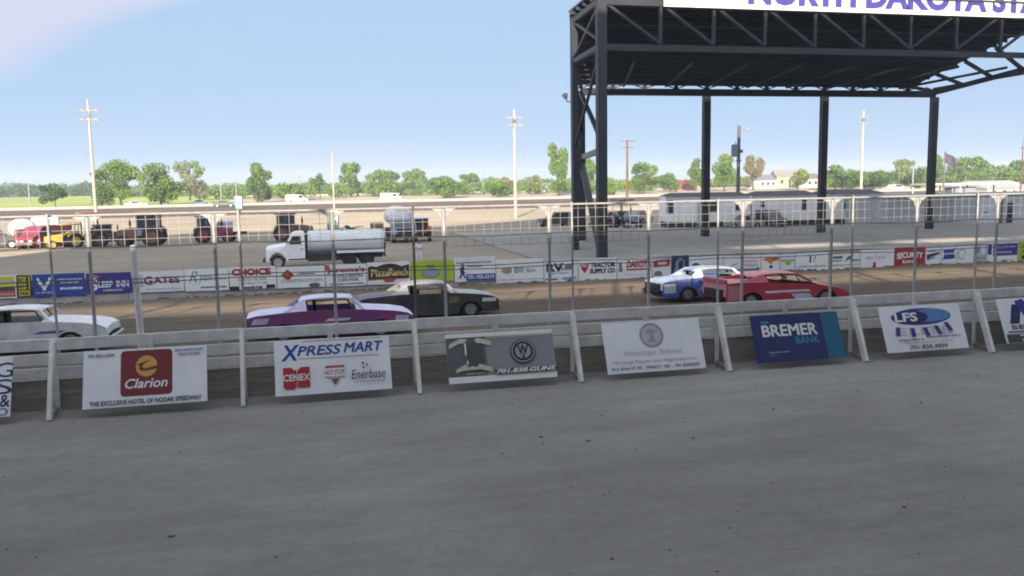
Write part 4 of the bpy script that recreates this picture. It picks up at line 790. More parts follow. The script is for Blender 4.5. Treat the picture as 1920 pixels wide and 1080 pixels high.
def toilet(label, px, py, colr, s=1.0):
    p = at(px, py); t = thing('portable_toilet', label, 'portable toilet', (p.x, p.y, GZ), rad(-8)); t.scale = (s, s, s)
    m = mat('toilet_'+colr, PCOL2[colr], 0.5); wq = mat('toilet_white', (0.62, 0.64, 0.63), 0.5)
    b = MB(); b.b2(-0.56, 0.56, -0.56, 0.56, 0.08, 2.02); b.build('shell', m, t, bevel=0.04)
    b = MB(); b.loft([[(x*k, y*k, z) for x, y in ((-.62, -.62), (.62, -.62), (.62, .62), (-.62, .62))] for k, z in ((1, 2.02), (1, 2.1), (0.7, 2.24), (0.3, 2.28))]); b.build('roof', wq, t)
    b = MB(); b.b2(-0.42, 0.42, -0.60, -0.565, 0.15, 1.92); d = b.build('door', m, t)
    b = MB(); b.b2(0.28, 0.36, -0.63, -0.60, 0.95, 1.1); b.build('handle', M_dark, d)
    b = MB(); b.b2(-0.45, 0.45, -0.612, -0.602, 1.7, 1.85); b.b2(0.42, 0.56, -0.60, -0.565, 0.1, 2.0); b.build('vent_strip', wq, t)
    b = MB(); b.b2(-0.6, 0.6, -0.6, 0.6, 0.0, 0.08); b.build('skid', M_dark, t)
PCOL2 = {'teal': (0.05, 0.30, 0.25), 'mint': (0.16, 0.50, 0.32)}
toilet('teal portable toilet standing behind the tank truck', 625, 434, 'teal', 1.15)
toilet('mint green portable toilet far out in the sun left of the infield', 449, 392, 'mint', 1.3)
road_vehicle('utility_cart', 'dark green utility cart right of the teal portable toilet', 'cart', 'pickup', 650, 434, rad(4), P_green, 0.40)
p = at(707, 430)
t = thing('generator', 'small dark generator box on the sunlit dirt right of the utility cart', 'generator', (p.x, p.y, GZ))
b = MB(); b.b2(-0.7, 0.7, -0.4, 0.4, 0.18, 0.75); b.build('housing', P_black, t, bevel=0.05)
b = MB(); b.tube([(-0.75, -0.42, 0.05), (-0.75, -0.42, 0.82), (0.75, -0.42, 0.82), (0.75, -0.42, 0.05)], 0.03); b.tube([(-0.75, 0.42, 0.05), (-0.75, 0.42, 0.82), (0.75, 0.42, 0.82), (0.75, 0.42, 0.05)], 0.03); b.build('frame', M_dark, t)
p = at(757, 455); t = thing('water_hauler', 'dark water hauler with white tank on top, seen end on beside the tank truck', 'truck', (p.x, p.y, GZ), 0.08, 'vehicles parked on the infield')
b = MB(); n = 18; b.loft([[(1.12*s*math.cos(2*math.pi*i/n), y, 2.45+0.98*s*math.sin(2*math.pi*i/n)) for i in range(n)] for y, s in ((0.75, 0.7), (0.85, 0.93), (1.1, 1.0), (4.2, 1.0), (4.45, 0.8))]); b.build('tank', car_paint('cream', (0.74, 0.74, 0.75)), t, smooth=True)
b = MB(); b.loft([[(x*s, y, z) for x in (-1.15, 1.15) for _ in (0,)] + [(x*s, y+1.3, z) for x in (1.15, -1.15)] for z, s, y in ((0.75, 1.0, -0.7), (1.5, 1.0, -0.65), (2.25, 0.88, -0.3))]); cb = b.build('cab', P_bluegrey, t)
b = MB(); b.loft([[(-0.98, -0.66, 1.58), (0.98, -0.66, 1.58), (0.9, -0.38, 2.12), (-0.9, -0.38, 2.12)], [(-0.98, -0.63, 1.58), (0.98, -0.63, 1.58), (0.9, -0.35, 2.12), (-0.9, -0.35, 2.12)]]); b.build('windscreen', M_glass, cb)
b = MB(); b.b2(-1.0, 1.0, -0.6, 4.3, 0.55, 1.3); b.b2(-1.2, 1.2, -0.95, -0.72, 0.5, 0.85); b.build('chassis', M_dark, t)
b = MB(); b.b2(-0.7, 0.7, -0.73, -0.70, 0.9, 1.35); b.build('grille', M_dark, t)
for x in (-0.95, 0.95):
    for y in (0.2, 3.4):
        b = MB(); b.cyl((x-0.17, y, 0.5), (x+0.17, y, 0.5), 0.5, 0.5, 16); w_ = b.build('wheel', M_tyre, t, smooth=True)
        b = MB(); b.cyl((x-0.18, y, 0.5), (x+0.18, y, 0.5), 0.26, 0.26, 12); b.build('rim', P_grey, w_, smooth=True)
tractor('tractor', 'red tractor half hidden behind the dark water hauler', 792, 452, rad(80), P_red, P_brown, 0.85, P_white)
# right group
road_vehicle('utility_vehicle', 'dark crew utility vehicle beside the left stage column', 'utility vehicle', 'suv', 1042, 424, rad(-170), P_black, 0.95)
tractor('tractor', 'dark blue tractor with dark canopy between the stage column and the wooden pole', 1172, 428, rad(-75), P_bluegrey, P_black, 1.1, P_black, canopy=True, tall=0.3)
road_vehicle('pickup_truck', 'olive and brown pickup truck parked right of the dark blue tractor', 'pickup truck', 'pickup', 1207, 420, rad(-120), P_olive, 0.9)
road_vehicle('pickup_truck', 'small red pickup truck peeping out left of the dark blue tractor', 'pickup truck', 'sedan', 1135, 428, rad(190), P_maroon, 0.8)
road_vehicle('pickup_truck', 'grey pickup truck parked before the long white trailer', 'pickup truck', 'pickup', 1395, 428, rad(175), P_grey, 0.8)
road_vehicle('sport_utility_vehicle', 'black sport utility vehicle parked before the second white trailer', 'car', 'suv', 1442, 426, rad(-95), P_black, 1.05)
road_vehicle('parked_car', 'dark brown parked car before the right end of the trailers', 'car', 'suv', 1604, 419, rad(-10), P_plum, 1.0)
# far, sunlit cars beyond the back stretch
GF = 'cars parked far beyond the back stretch'
road_vehicle('parked_car', 'white parked car far out left of the mint portable toilet', 'car', 'sedan', 375, 386, rad(10), P_white, 1.2, GF)
road_vehicle('parked_car', 'dark green parked car just left of the mint portable toilet', 'car', 'sedan', 421, 388, rad(-5), P_green, 1.2, GF)
road_vehicle('parked_car', 'white parked car far out under the large tree clump at left', 'car', 'sedan', 255, 389, rad(15), P_white, 1.2, GF)
road_vehicle('parked_van', 'white parked van far out above the cab of the tank truck', 'van', 'van', 556, 381, rad(10), P_white, 1.2, GF)
road_vehicle('parked_van', 'white parked van far out above the tail of the tank truck', 'van', 'van', 734, 378, rad(-12), P_white, 1.2, GF)
road_vehicle('parked_car', 'pale lilac parked car showing over the grey stage building', 'car', 'sedan', 1680, 360, rad(10), P_lilac, 1.7, GF)

# ---------------------------------------------------------------- official standing behind the wall
def person():
    p = at(787, 497)
    t = thing('person', 'person in white shirt and white trousers standing behind the yellow banner', 'person', (p.x, p.y, GZ), rad(-10))
    pts = {'hip': (0, 0, 0.95), 'waist': (0, 0, 1.08), 'chest': (0, 0, 1.33), 'neck': (0, 0, 1.52), 'head': (0, -0.01, 1.63), 'crown': (0, 0, 1.74),
           'lh': (0.10, 0, 0.90), 'lk': (0.12, -0.03, 0.50), 'la': (0.12, 0.02, 0.09), 'lt': (0.13, -0.16, 0.04), 'rh': (-0.10, 0, 0.90), 'rk': (-0.11, -0.01, 0.50), 'ra': (-0.13, 0.04, 0.09), 'rt': (-0.14, -0.14, 0.04),
           'ls': (0.19, 0, 1.43), 'le': (0.27, 0.02, 1.15), 'lw': (0.25, -0.12, 0.93), 'lf': (0.245, -0.16, 0.85), 'rs': (-0.19, 0, 1.43), 're': (-0.28, 0.03, 1.16), 'rw': (-0.24, -0.16, 1.02), 'rf': (-0.20, -0.22, 0.98)}
    R = {'hip': .145, 'waist': .13, 'chest': .165, 'neck': .058, 'head': .10, 'crown': .075, 'lh': .095, 'lk': .062, 'la': .045, 'lt': .04, 'rh': .095, 'rk': .062, 'ra': .045, 'rt': .04, 'ls': .068, 'le': .045, 'lw': .032, 'lf': .04, 'rs': .068, 're': .045, 'rw': .032, 'rf': .04}
    E = [('hip', 'waist'), ('waist', 'chest'), ('chest', 'neck'), ('neck', 'head'), ('head', 'crown'), ('hip', 'lh'), ('lh', 'lk'), ('lk', 'la'), ('la', 'lt'), ('hip', 'rh'), ('rh', 'rk'), ('rk', 'ra'), ('ra', 'rt'), ('chest', 'ls'), ('ls', 'le'), ('le', 'lw'), ('lw', 'lf'), ('chest', 'rs'), ('rs', 're'), ('re', 'rw'), ('rw', 'rf')]
    K = list(pts)
    def skinmesh(name, keys, m, grow=1.0):
        ks = [k for k in K if k in keys]; me = bpy.data.meshes.new(name)
        me.from_pydata([pts[k] for k in ks], [(ks.index(a), ks.index(c)) for a, c in E if a in ks and c in ks], [])
        me.materials.append(m); o = bpy.data.objects.new(name, me); col.objects.link(o); o.parent = t
        md = o.modifiers.new('skin', 'SKIN'); md.use_smooth_shade = True
        for i, k in enumerate(ks): me.skin_vertices[0].data[i].radius = (R[k]*grow, R[k]*grow)
        me.skin_vertices[0].data[0].use_root = True
        s = o.modifiers.new('sub', 'SUBSURF'); s.levels = 1; s.render_levels = 2; return o
    skinmesh('body', K, mat('skin', (0.42, 0.25, 0.18), 0.6))
    cloth = mat('white_cloth', (0.68, 0.68, 0.70), 0.9)
    skinmesh('shirt', ['waist', 'chest', 'ls', 'le', 'rs', 're'], cloth, 1.16)
    skinmesh('trousers', ['hip', 'waist', 'lh', 'lk', 'la', 'rh', 'rk', 'ra'], cloth, 1.18)
    b = MB(); b.sphere((0, 0.012, 1.70), (0.105, 0.115, 0.075), 12, 6); b.box((0, -0.13, 1.685), (0.14, 0.12, 0.015)); b.build('cap', P_black, t, smooth=True)
person()
# ---------------------------------------------------------------- covered stage with the fair sign
FH = Vector((math.sin(YAW), math.cos(YAW), 0)); RH = Vector((math.cos(YAW), -math.sin(YAW), 0))
def cp(xr, z, h=0.0): 
    v = RH*xr + FH*z; return Vector((v.x, v.y, h))
M_steel = mat('stage_steel', (0.030, 0.033, 0.042), 0.5, 0.1, var=0.15, scale=0.8, c2=(0.022, 0.023, 0.028)); M_deck = mat('roof_deck', (0.035, 0.034, 0.033), 0.75, var=0.2, scale=0.5, stretch=(0.2, 1, 1)); M_deckside = mat('roof_fascia', (0.045, 0.047, 0.055), 0.6)
M_strut = mat('grey_strut', (0.22, 0.22, 0.22), 0.6)
def stage():
    FL = cp(6.45, 62.0); FR = FL+Vector((51, 0, 0)); ML = FL+Vector((0.6, 8.1, 0)); MR = FL+Vector((46.0, 8.1, 0)); BL = cp(6.54, 81.0); BR = cp(42.9, 89.5)
    t = thing('covered_stage', 'tall dark steel covered stage on columns with a trussed front under the fair sign', 'stage', (FL.x, FL.y, GZ))
    O = Vector((FL.x, FL.y, GZ))
    def Q(p, z): return Vector((p.x-O.x, p.y-O.y, z-GZ))
    ZB, ZT, ZR = 13.5, 16.7, 17.45
    def column(p, ztop, w=0.62, d=0.55):
        b = MB(); q = Q(p, GZ); h = ztop-GZ
        b.b2(q.x-w/2, q.x+w/2, q.y-d/2, q.y-d/2+0.06, 0, h); b.b2(q.x-w/2, q.x+w/2, q.y+d/2-0.06, q.y+d/2, 0, h); b.b2(q.x-0.05, q.x+0.05, q.y-d/2+0.06, q.y+d/2-0.06, 0, h)
        b.b2(q.x-w/2-0.003, q.x+w/2+0.003, q.y-d/2-0.03, q.y+d/2+0.03, 0, 0.08); b.b2(q.x-w/2-0.02, q.x-w/2-0.002, q.y-d/2, q.y+d/2, 0.1, h)
        b.b2(q.x+w/2+0.002, q.x+w/2+0.02, q.y-d/2, q.y+d/2, 0.1, h)
        b.build('column', M_steel, t)
    column(FL, ZR, 0.64); column(ML, ZR-0.1, 0.42); column(FR, ZR)
    for u in (0.0, 0.333, 0.667, 1.0): column(BL.lerp(BR, u), 12.14, 0.62)
    # front truss
    b = MB()
    b.bar(Q(FL, ZT-0.05), Q(FR, ZT-0.05), 0.45, 0.42); b.build('top_chord', M_steel, t)
    b = MB(); b.bar(Q(FL, ZB+0.12), Q(FR, ZB+0.12), 0.45, 0.40); b.build('bottom_chord', M_steel, t)
    P = 4.05; n = 12
    for yo, nm in ((0.0, 'front_web'),):
        b = MB(); o = Vector((0, yo, 0))
        for i in range(1, n+1 if yo == 0 else 9):
            p = FL+Vector((P*i+0.35, 0, 0))+o; b.bar(Q(p, ZB+0.5), Q(p, ZT), 0.22, 0.22, up=(0, 1, 0))
        for i in range(n if yo == 0 else 8):
            a = FL+Vector((P*i+(0.35 if i else 0.2), 0, 0))+o; c = FL+Vector((P*(i+1)+0.35, 0, 0))+o
            if (i < 6) == (yo == 0): b.bar(Q(a, ZT-0.05), Q(c, ZB+0.45), 0.18, 0.2, up=(0, 1, 0))
            else: b.bar(Q(a, ZB+0.45), Q(c, ZT-0.05), 0.18, 0.2, up=(0, 1, 0))
        b.build(nm, M_steel, t)
    b = MB(); b.bar(Q(ML, ZT+0.1), Q(MR, ZT+0.1), 0.4, 0.4); b.build('rear_chord', M_steel, t)
    # left side bracing
    b = MB()
    b.bar(Q(FL, ZT+0.1), Q(ML, ZT+0.1), 0.3, 0.4); b.bar(Q(FL, ZB+0.2), Q(ML, ZB+0.2), 0.3, 0.35)
    b.bar(Q(FL, ZT), Q(ML, ZB+0.4), 0.16, 0.2, up=(1, 0, 0)); b.bar(Q(FL, ZB+0.5), Q(ML, ZT), 0.16, 0.2, up=(1, 0, 0))
    b.bar(Q(FL, ZB), Q(ML, 7.0), 0.16, 0.2, up=(1, 0, 0)); b.bar(Q(BL, 12.4), Q(FL, 7.2), 0.2, 0.34, up=(1, 0, 0)); b.bar(Q(FL, GZ+0.2), Q(BL, 6.3), 0.26, 0.5, up=(1, 0, 0)); b.bar(Q(ML, GZ+0.3), Q(BL, 9.2), 0.2, 0.3, up=(1, 0, 0)); b.bar(Q(ML, 12.5), Q(BL, 9.0), 0.2, 0.45, up=(1, 0, 0))
    b.build('side_brace', M_steel, t)
    b = MB(); b.bar(Q(FL, 6.55), Q(BL, 6.5), 0.3, 0.42); b.build('side_strut', M_strut, t)
    # roofs
    def slab(nm, pts, th, m):
        b = MB(); b.loft([[Vector(p) for p in pts], [Vector(p)+Vector((0, 0, th)) for p in pts]]); return b.build(nm, m, t)
    e = Vector((-0.35, 0, 0))
    slab('front_roof', [Q(FL, ZR)+e+Vector((0, -0.6, 0)), Q(FR, ZR)+Vector((0.4, -0.6, 0)), Q(FR+Vector((0, 8.3, 0)), ZR), Q(ML, ZR)+e+Vector((0, 0.2, 0))], 0.14, M_deckside)
    slab('rear_roof', [Q(ML, ZR-0.25)+e, Q(MR, ZR-0.25)+Vector((-3.0, 0, 0)), Q(BR, 13.12)+Vector((-2.4, 0.7, 0)), Q(BL, 13.12)+Vector((-0.35, 0.7, 0))], 0.12, M_deck)
    b = MB(); k = 12
    for i in range(1, k+1):
        u = i/(k+0.3); b.bar(Q(ML.lerp(BL, u), ZR-0.42+(13.25-ZR+0.25)*u), Q(MR.lerp(BR, u), ZR-0.42+(13.25-ZR+0.25)*u)+Vector((-3.0, 0, 0)), 0.12, 0.30)
    for i in range(5): b.bar(Q(FL+Vector((0, 0.8+1.6*i, 0)), ZR-0.17), Q(FR+Vector((0, 0.8+1.6*i, 0)), ZR-0.17), 0.12, 0.30)
    b.build('purlin', M_steel, t)
    b = MB()
    for i in range(0, 10):
        u = i/9; b.bar(Q(BL.lerp(BR, u), 13.0), Q(ML.lerp(MR, u), ZB+0.3), 0.16, 0.22)
    b.build('rafter', M_steel, t)
    # back beam, with the strip of sky over it
    b = MB(); b.bar(Q(BL, 12.45), Q(BR, 12.45), 0.45, 0.62); b.build('back_beam', M_steel, t)
    b = MB()
    for i in range(0, 13):
        u = i/12; p = BL.lerp(BR, u); q = BL.lerp(BR, min(1, u+0.028)); r = BL.lerp(BR, max(0, u-0.028))
        b.bar(Q(p, 12.75), Q(p, 13.1), 0.3, 0.3, up=(0, 1, 0)); b.bar(Q(p, 12.77), Q(q, 13.1), 0.1, 0.12, up=(0, 1, 0)); b.bar(Q(p, 12.77), Q(r, 13.1), 0.1, 0.12, up=(0, 1, 0))
    b.build('bracket', M_steel, t)
    # open right eave
    b = MB(); b.bar(Q(BR, 12.6), Q(MR, 14.4), 0.35, 0.45)
    for i in range(5):
        u = i/4; b.bar(Q(BR.lerp(MR, u), 12.7+1.8*u), Q(BR.lerp(MR, u)+Vector((-3.0, 0, 0)), 13.2+3.6*u), 0.25, 0.3)
    b.build('eave_beam', M_steel, t)
    # spotlight on an arm
    b = MB(); a = Q(ML, 10.6); b.tube([a, a+Vector((-0.7, -0.3, 0.0)), a+Vector((-0.8, -0.35, 0.25))], 0.04); b.cyl(a+Vector((-0.8, -0.35, 0.25)), a+Vector((-0.95, -0.6, 0.45)), 0.10, 0.24, 10); b.build('spotlight', M_strut, t)
    # small white notice on a rear column
    b = MB(); q = Q(BR, GZ); b.box((q.x-0.02, q.y-0.30, 3.0), (0.14, 0.02, 1.3)); b.build('notice_plate', mat('notice_white', (0.6, 0.6, 0.6), 0.5), t)
    # the fair sign
    a = atY(1245, 12, FL.y-0.45); z0 = a.z; W = 41.0; H = 2.9
    b = MB(); b.box((0, 0, -0.06), (W, H, 0.12)); o = b.build('fair_sign', mat('sign_face', (0.74, 0.73, 0.70), 0.5, var=0.04, scale=0.6), None)
    o.matrix_world = Matrix.Translation((a.x+W/2, FL.y-0.48, z0+H/2)) @ Matrix(((1, 0, 0), (0, 0, -1), (0, 1, 0))).to_4x4()
    tag(o, 'long white sign with blue NORTH DAKOTA STATE FAIR lettering above the stage truss', 'sign')
    x1 = atY(1402, 14, FL.y-0.48).x; x2 = atY(1912, 26, FL.y-0.48).x
    u1 = (x1-a.x)/W
    vs, fs = text_geo('NORTH DAKOTA STA', 0.035); 
    # the whole wording, scaled so that its first sixteen letters span what the photo shows
    wid = (x2-x1)*1.455/W
    decorate(o, W, H, [('t', 'NORTH DAKOTA STATE FAIR', u1+wid/2, 0.43, wid, 0.66, 'signblue', 0.055), ('p', [(0.03, .12), (0.036, .35), (0.028, .5), (0.042, .48), (0.048, .68), (0.054, .48), (0.068, .5), (0.06, .35), (0.066, .12), (0.048, .25)], 'pale')], 0.004)
    b = MB()
    for i in range(11): b.bar((-W/2+0.5+i*(W-1)/10, -H/2+0.1, -0.14), (-W/2+0.5+i*(W-1)/10, H/2, -0.14), 0.12, 0.12, up=(0, 0, 1)); 
    b.build('sign_frame', M_steel, o)
stage()
p0 = at(985, 474); p1 = at(1400, 474)
b = MB(); b.b2(p0.x-1, p0.x+110, 57.2, 96, GZ-0.2, GZ+0.10); o = b.build('stage_slab', M_slab); o['kind'] = 'structure'

# ---------------------------------------------------------------- white mobile homes, stage building, awning
def mobile_home(label, xa, xb, dep, wins, door=None, h=2.9, roof_h=0.35, end_win=False):
    a = atd(xa, dep); c = atd(xb, dep); dx = (c-a); Lh = dx.length; ang = math.atan2(dx.y, dx.x)
    t = thing('mobile_home', label, 'mobile home', (a.x, a.y, GZ), ang, 'white mobile homes beyond the stage')
    W = mat('home_siding', (0.88, 0.88, 0.88), 0.55, var=0.06, scale=0.8, stretch=(6, 1, 0.3)); Rf = mat('home_roof', (0.055, 0.05, 0.055), 0.8); S = mat('home_skirt', (0.05, 0.045, 0.045), 0.8)
    D = 4.2; z0 = 0.75
    b = MB(); b.b2(0, Lh, 0, D, z0, z0+h); b.build('wall', W, t)
    b = MB(); b.loft([[(-0.05+k, -0.25, z0+h), (-0.05+k, D+0.25, z0+h), (0.9*(1 if k == 0 else 1)+(0 if k == 0 else Lh-1.7), D*0.5, z0+h+roof_h)] for k in (0, Lh+0.1)]); b.build('roof', Rf, t)
    b = MB(); b.b2(0.15, Lh-0.15, 0.15, D-0.15, 0.12, z0); b.build('skirting', S, t)
    for i in range(4):
        b = MB(); x = Lh*0.35+0.9*i; b.cyl((x, 0.02, 0.4), (x, 0.14, 0.4), 0.4, 0.4, 14); b.build('wheel', M_tyre, t)
    for u, zz, w_, hh in wins:
        x = u*Lh; b = MB(); b.b2(x-w_/2-0.06, x+w_/2+0.06, -0.05, -0.012, z0+zz-0.06, z0+zz+hh+0.06); f = b.build('window', W, t)
        b = MB(); b.b2(x-w_/2, x+w_/2, -0.058, -0.051, z0+zz, z0+zz+hh); b.build('pane', M_glass, f)
    if door:
        x = door*Lh; b = MB(); b.b2(x-0.45, x+0.45, -0.05, -0.012, z0+0.08, z0+2.1); d = b.build('door', mat('home_door', (0.50, 0.52, 0.54), 0.5), t)
        b = MB(); b.b2(x+0.3, x+0.36, -0.09, -0.05, z0+1.0, z0+1.1); b.build('handle', M_dark, d)
        b = MB(); [b.b2(x-0.6, x+0.6, -0.4-0.3*i, -0.1-0.3*i, 0.0, z0-0.22*i) for i in range(3)]; b.build('step', M_strut, t)
mobile_home('long white mobile home with a window at its left corner, leftmost of the row', 1248, 1406, 99, [(0.05, 1.0, 0.75, 1.5), (0.55, 1.1, 1.6, 1.1), (0.85, 1.2, 0.5, 1.0)], 0.42)
mobile_home('white mobile home in the middle of the row, with one small square window', 1409, 1531, 100, [(0.16, 1.5, 0.5, 0.6), (0.80, 1.1, 0.5, 1.2)], None, 2.85, 0.42)
mobile_home('white mobile home next to the grey stage building, with a broad end window', 1537, 1655, 100, [(0.20, 0.7, 0.5, 1.7), (0.42, 1.1, 0.7, 1.0), (0.78, 1.2, 1.3, 1.4)], 0.58, 2.9, 0.4)
def stage_building():
    a = atd(1660, 93.5); c = atd(2040, 101); dx = c-a; Lh = dx.length; ang = math.atan2(dx.y, dx.x)
    t = thing('stage_building', 'long grey green stage building with a white roller door beside the mobile homes', 'building', (a.x, a.y, GZ), ang)
    G = mat('building_panel', (0.44, 0.48, 0.475), 0.6, var=0.06, scale=0.6, stretch=(5, 1, 0.2))
    b = MB(); b.b2(0, Lh, 0, 7, 0, 3.25); b.build('wall', G, t)
    b = MB(); b.b2(-0.2, Lh+0.2, -0.25, 7.2, 3.25, 3.42); b.build('roof', mat('building_roof', (0.24, 0.25, 0.25), 0.7), t)
    def xx(px): return (atY(px, 400, (a+dx*((px-1660)/380.0)).y)-a).length
    for px0, px1, z0, z1, m, nm in ((1834, 1866, 0.05, 2.85, mat('door_white', (0.60, 0.62, 0.66), 0.5), 'roller_door'), (1744, 1785, 0.4, 3.0, mat('panel_grey', (0.30, 0.33, 0.34), 0.6), 'wall_panel'), (1785, 1828, 0.1, 3.1, mat('panel_pale', (0.40, 0.44, 0.44), 0.6), 'wall_panel')):
        b = MB(); b.b2(xx(px0), xx(px1), -0.06, -0.012, z0, z1)
        if nm == 'roller_door':
            for k in range(8): b.b2(xx(px0), xx(px1), -0.075, -0.062, z0+0.1+k*0.33, z0+0.36+k*0.33)
        o = b.build(nm, m, t)
        if nm == 'roller_door':
            b = MB(); b.use(M_dark); [b.b2(xx(px0)+d, xx(px0)+d+w_, -0.083, -0.077, 1.28, 1.42) for d, w_ in ((0.1, 0.14), (0.55, 0.4), (1.1, 0.16), (1.45, 0.1))]; b.build('lettering', None, o)
    b = MB(); b.b2(xx(1870), xx(1876), -0.25, -0.08, 0.05, 3.0); b.build('downpipe', M_cage, t)
    b = MB(); b.b2(xx(1886), xx(1897), -0.06, -0.012, 0.05, 2.35); d = b.build('door', M_dark, t)
    b = MB(); b.b2(xx(1887), xx(1896), -0.08, -0.062, 1.5, 2.1); b.build('pane', M_glass, d)
    b = MB(); b.b2(xx(1715), xx(1719), -0.3, -0.012, 2.5, 2.8); b.build('wall_lamp', M_cage, t)
stage_building()
def awning():
    a = atd(1744, 170); c = atd(1908, 172); dx = c-a; Lh = dx.length; ang = math.atan2(dx.y, dx.x); zt = atd(1744, 170).z; 
    h = (atY(1825, 343, ((a+c)/2).y).z)-GZ
    t = thing('open_shelter', 'flat roofed open shelter on thin posts behind the grey stage building', 'shelter', (a.x, a.y, GZ), ang)
    b = MB(); b.b2(0, Lh, 0, 7, h-0.35, h); b.build('roof', mat('shelter_roof', (0.62, 0.60, 0.54), 0.6), t)
    for x in frange(0.4, Lh-0.4, (Lh-0.8)/3):
        for y in (0.2, 6.8):
            b = MB(); b.cyl((x, y, 0), (x, y, h-0.35), 0.14, 0.14, 8); b.build('post', mat('shelter_post', (0.55, 0.54, 0.5), 0.6), t)
    b = MB(); b.b2(Lh*0.35, Lh*0.62, 3.0, 5.5, 0.0, h*0.78); b.build('storage_bin', mat('bin_grey', (0.30, 0.33, 0.40), 0.6), t)
awning()
def house(label, px, base_d, w_, d_, h, rh, wall, roof, cat='house', rz=0.0, wins=3):
    p = atd(px, base_d); t = thing('far_house' if cat == 'house' else 'far_building', label, cat, (p.x, p.y, GZ), rz, 'buildings on the horizon')
    wm = mat('wall_'+wall[0], wall[1], 0.7); rm = mat('roofing_'+roof[0], roof[1], 0.7)
    b = MB(); b.b2(-w_/2, w_/2, 0, d_, 0, h); b.build('wall', wm, t)
    b = MB(); b.loft([[(x, -0.4, h), (x, d_/2, h+rh), (x, d_+0.4, h)] for x in (-w_/2-0.4, w_/2+0.4)]); b.build('roof', rm, t)
    for i in range(wins):
        x = -w_/2+w_*(i+0.6)/(wins+0.2); b = MB(); b.b2(x-0.6, x+0.6, -0.05, -0.01, h*0.4, h*0.72); b.build('window', M_glass, t)
house('low red roofed building on the horizon left of the mobile homes', 1283, 395, 13, 9, 2.6, 1.9, ('rose', (0.34, 0.10, 0.10)), ('red', (0.30, 0.05, 0.05)))
house('white house with a grey gable between the trees above the mobile homes', 1440, 400, 11, 8, 4.0, 2.4, ('white', (0.55, 0.54, 0.50)), ('grey', (0.22, 0.22, 0.23)), rz=0.3)
house('pale yellow house left of the second stage column', 1482, 410, 13, 10, 5.2, 3.2, ('yellow', (0.42, 0.40, 0.28)), ('tan', (0.30, 0.28, 0.24)), rz=-0.2)
house('pale cream house behind the stage column, partly screened by trees', 1518, 400, 10, 8, 4.2, 2.4, ('cream', (0.56, 0.53, 0.44)), ('brown', (0.20, 0.15, 0.12)))
house('white hall with a low pale roof at the right edge behind the shelter', 1893, 225, 15, 14, 1.6, 2.0, ('white', (0.55, 0.54, 0.50)), ('cream', (0.46, 0.44, 0.38)), 'hall', 0.1, 4)
house('white grandstand like hall with dark roof edge at the far left', 6, 560, 26, 12, 5.5, 1.2, ('white', (0.55, 0.54, 0.50)), ('slate', (0.10, 0.12, 0.17)), 'hall', 0.0, 5)
house('small tan shed on the horizon left of the tall loose tree', 1020, 420, 12, 8, 2.6, 1.6, ('tan', (0.48, 0.42, 0.32)), ('grey', (0.22, 0.22, 0.23)), 'shed', 0.0, 2)

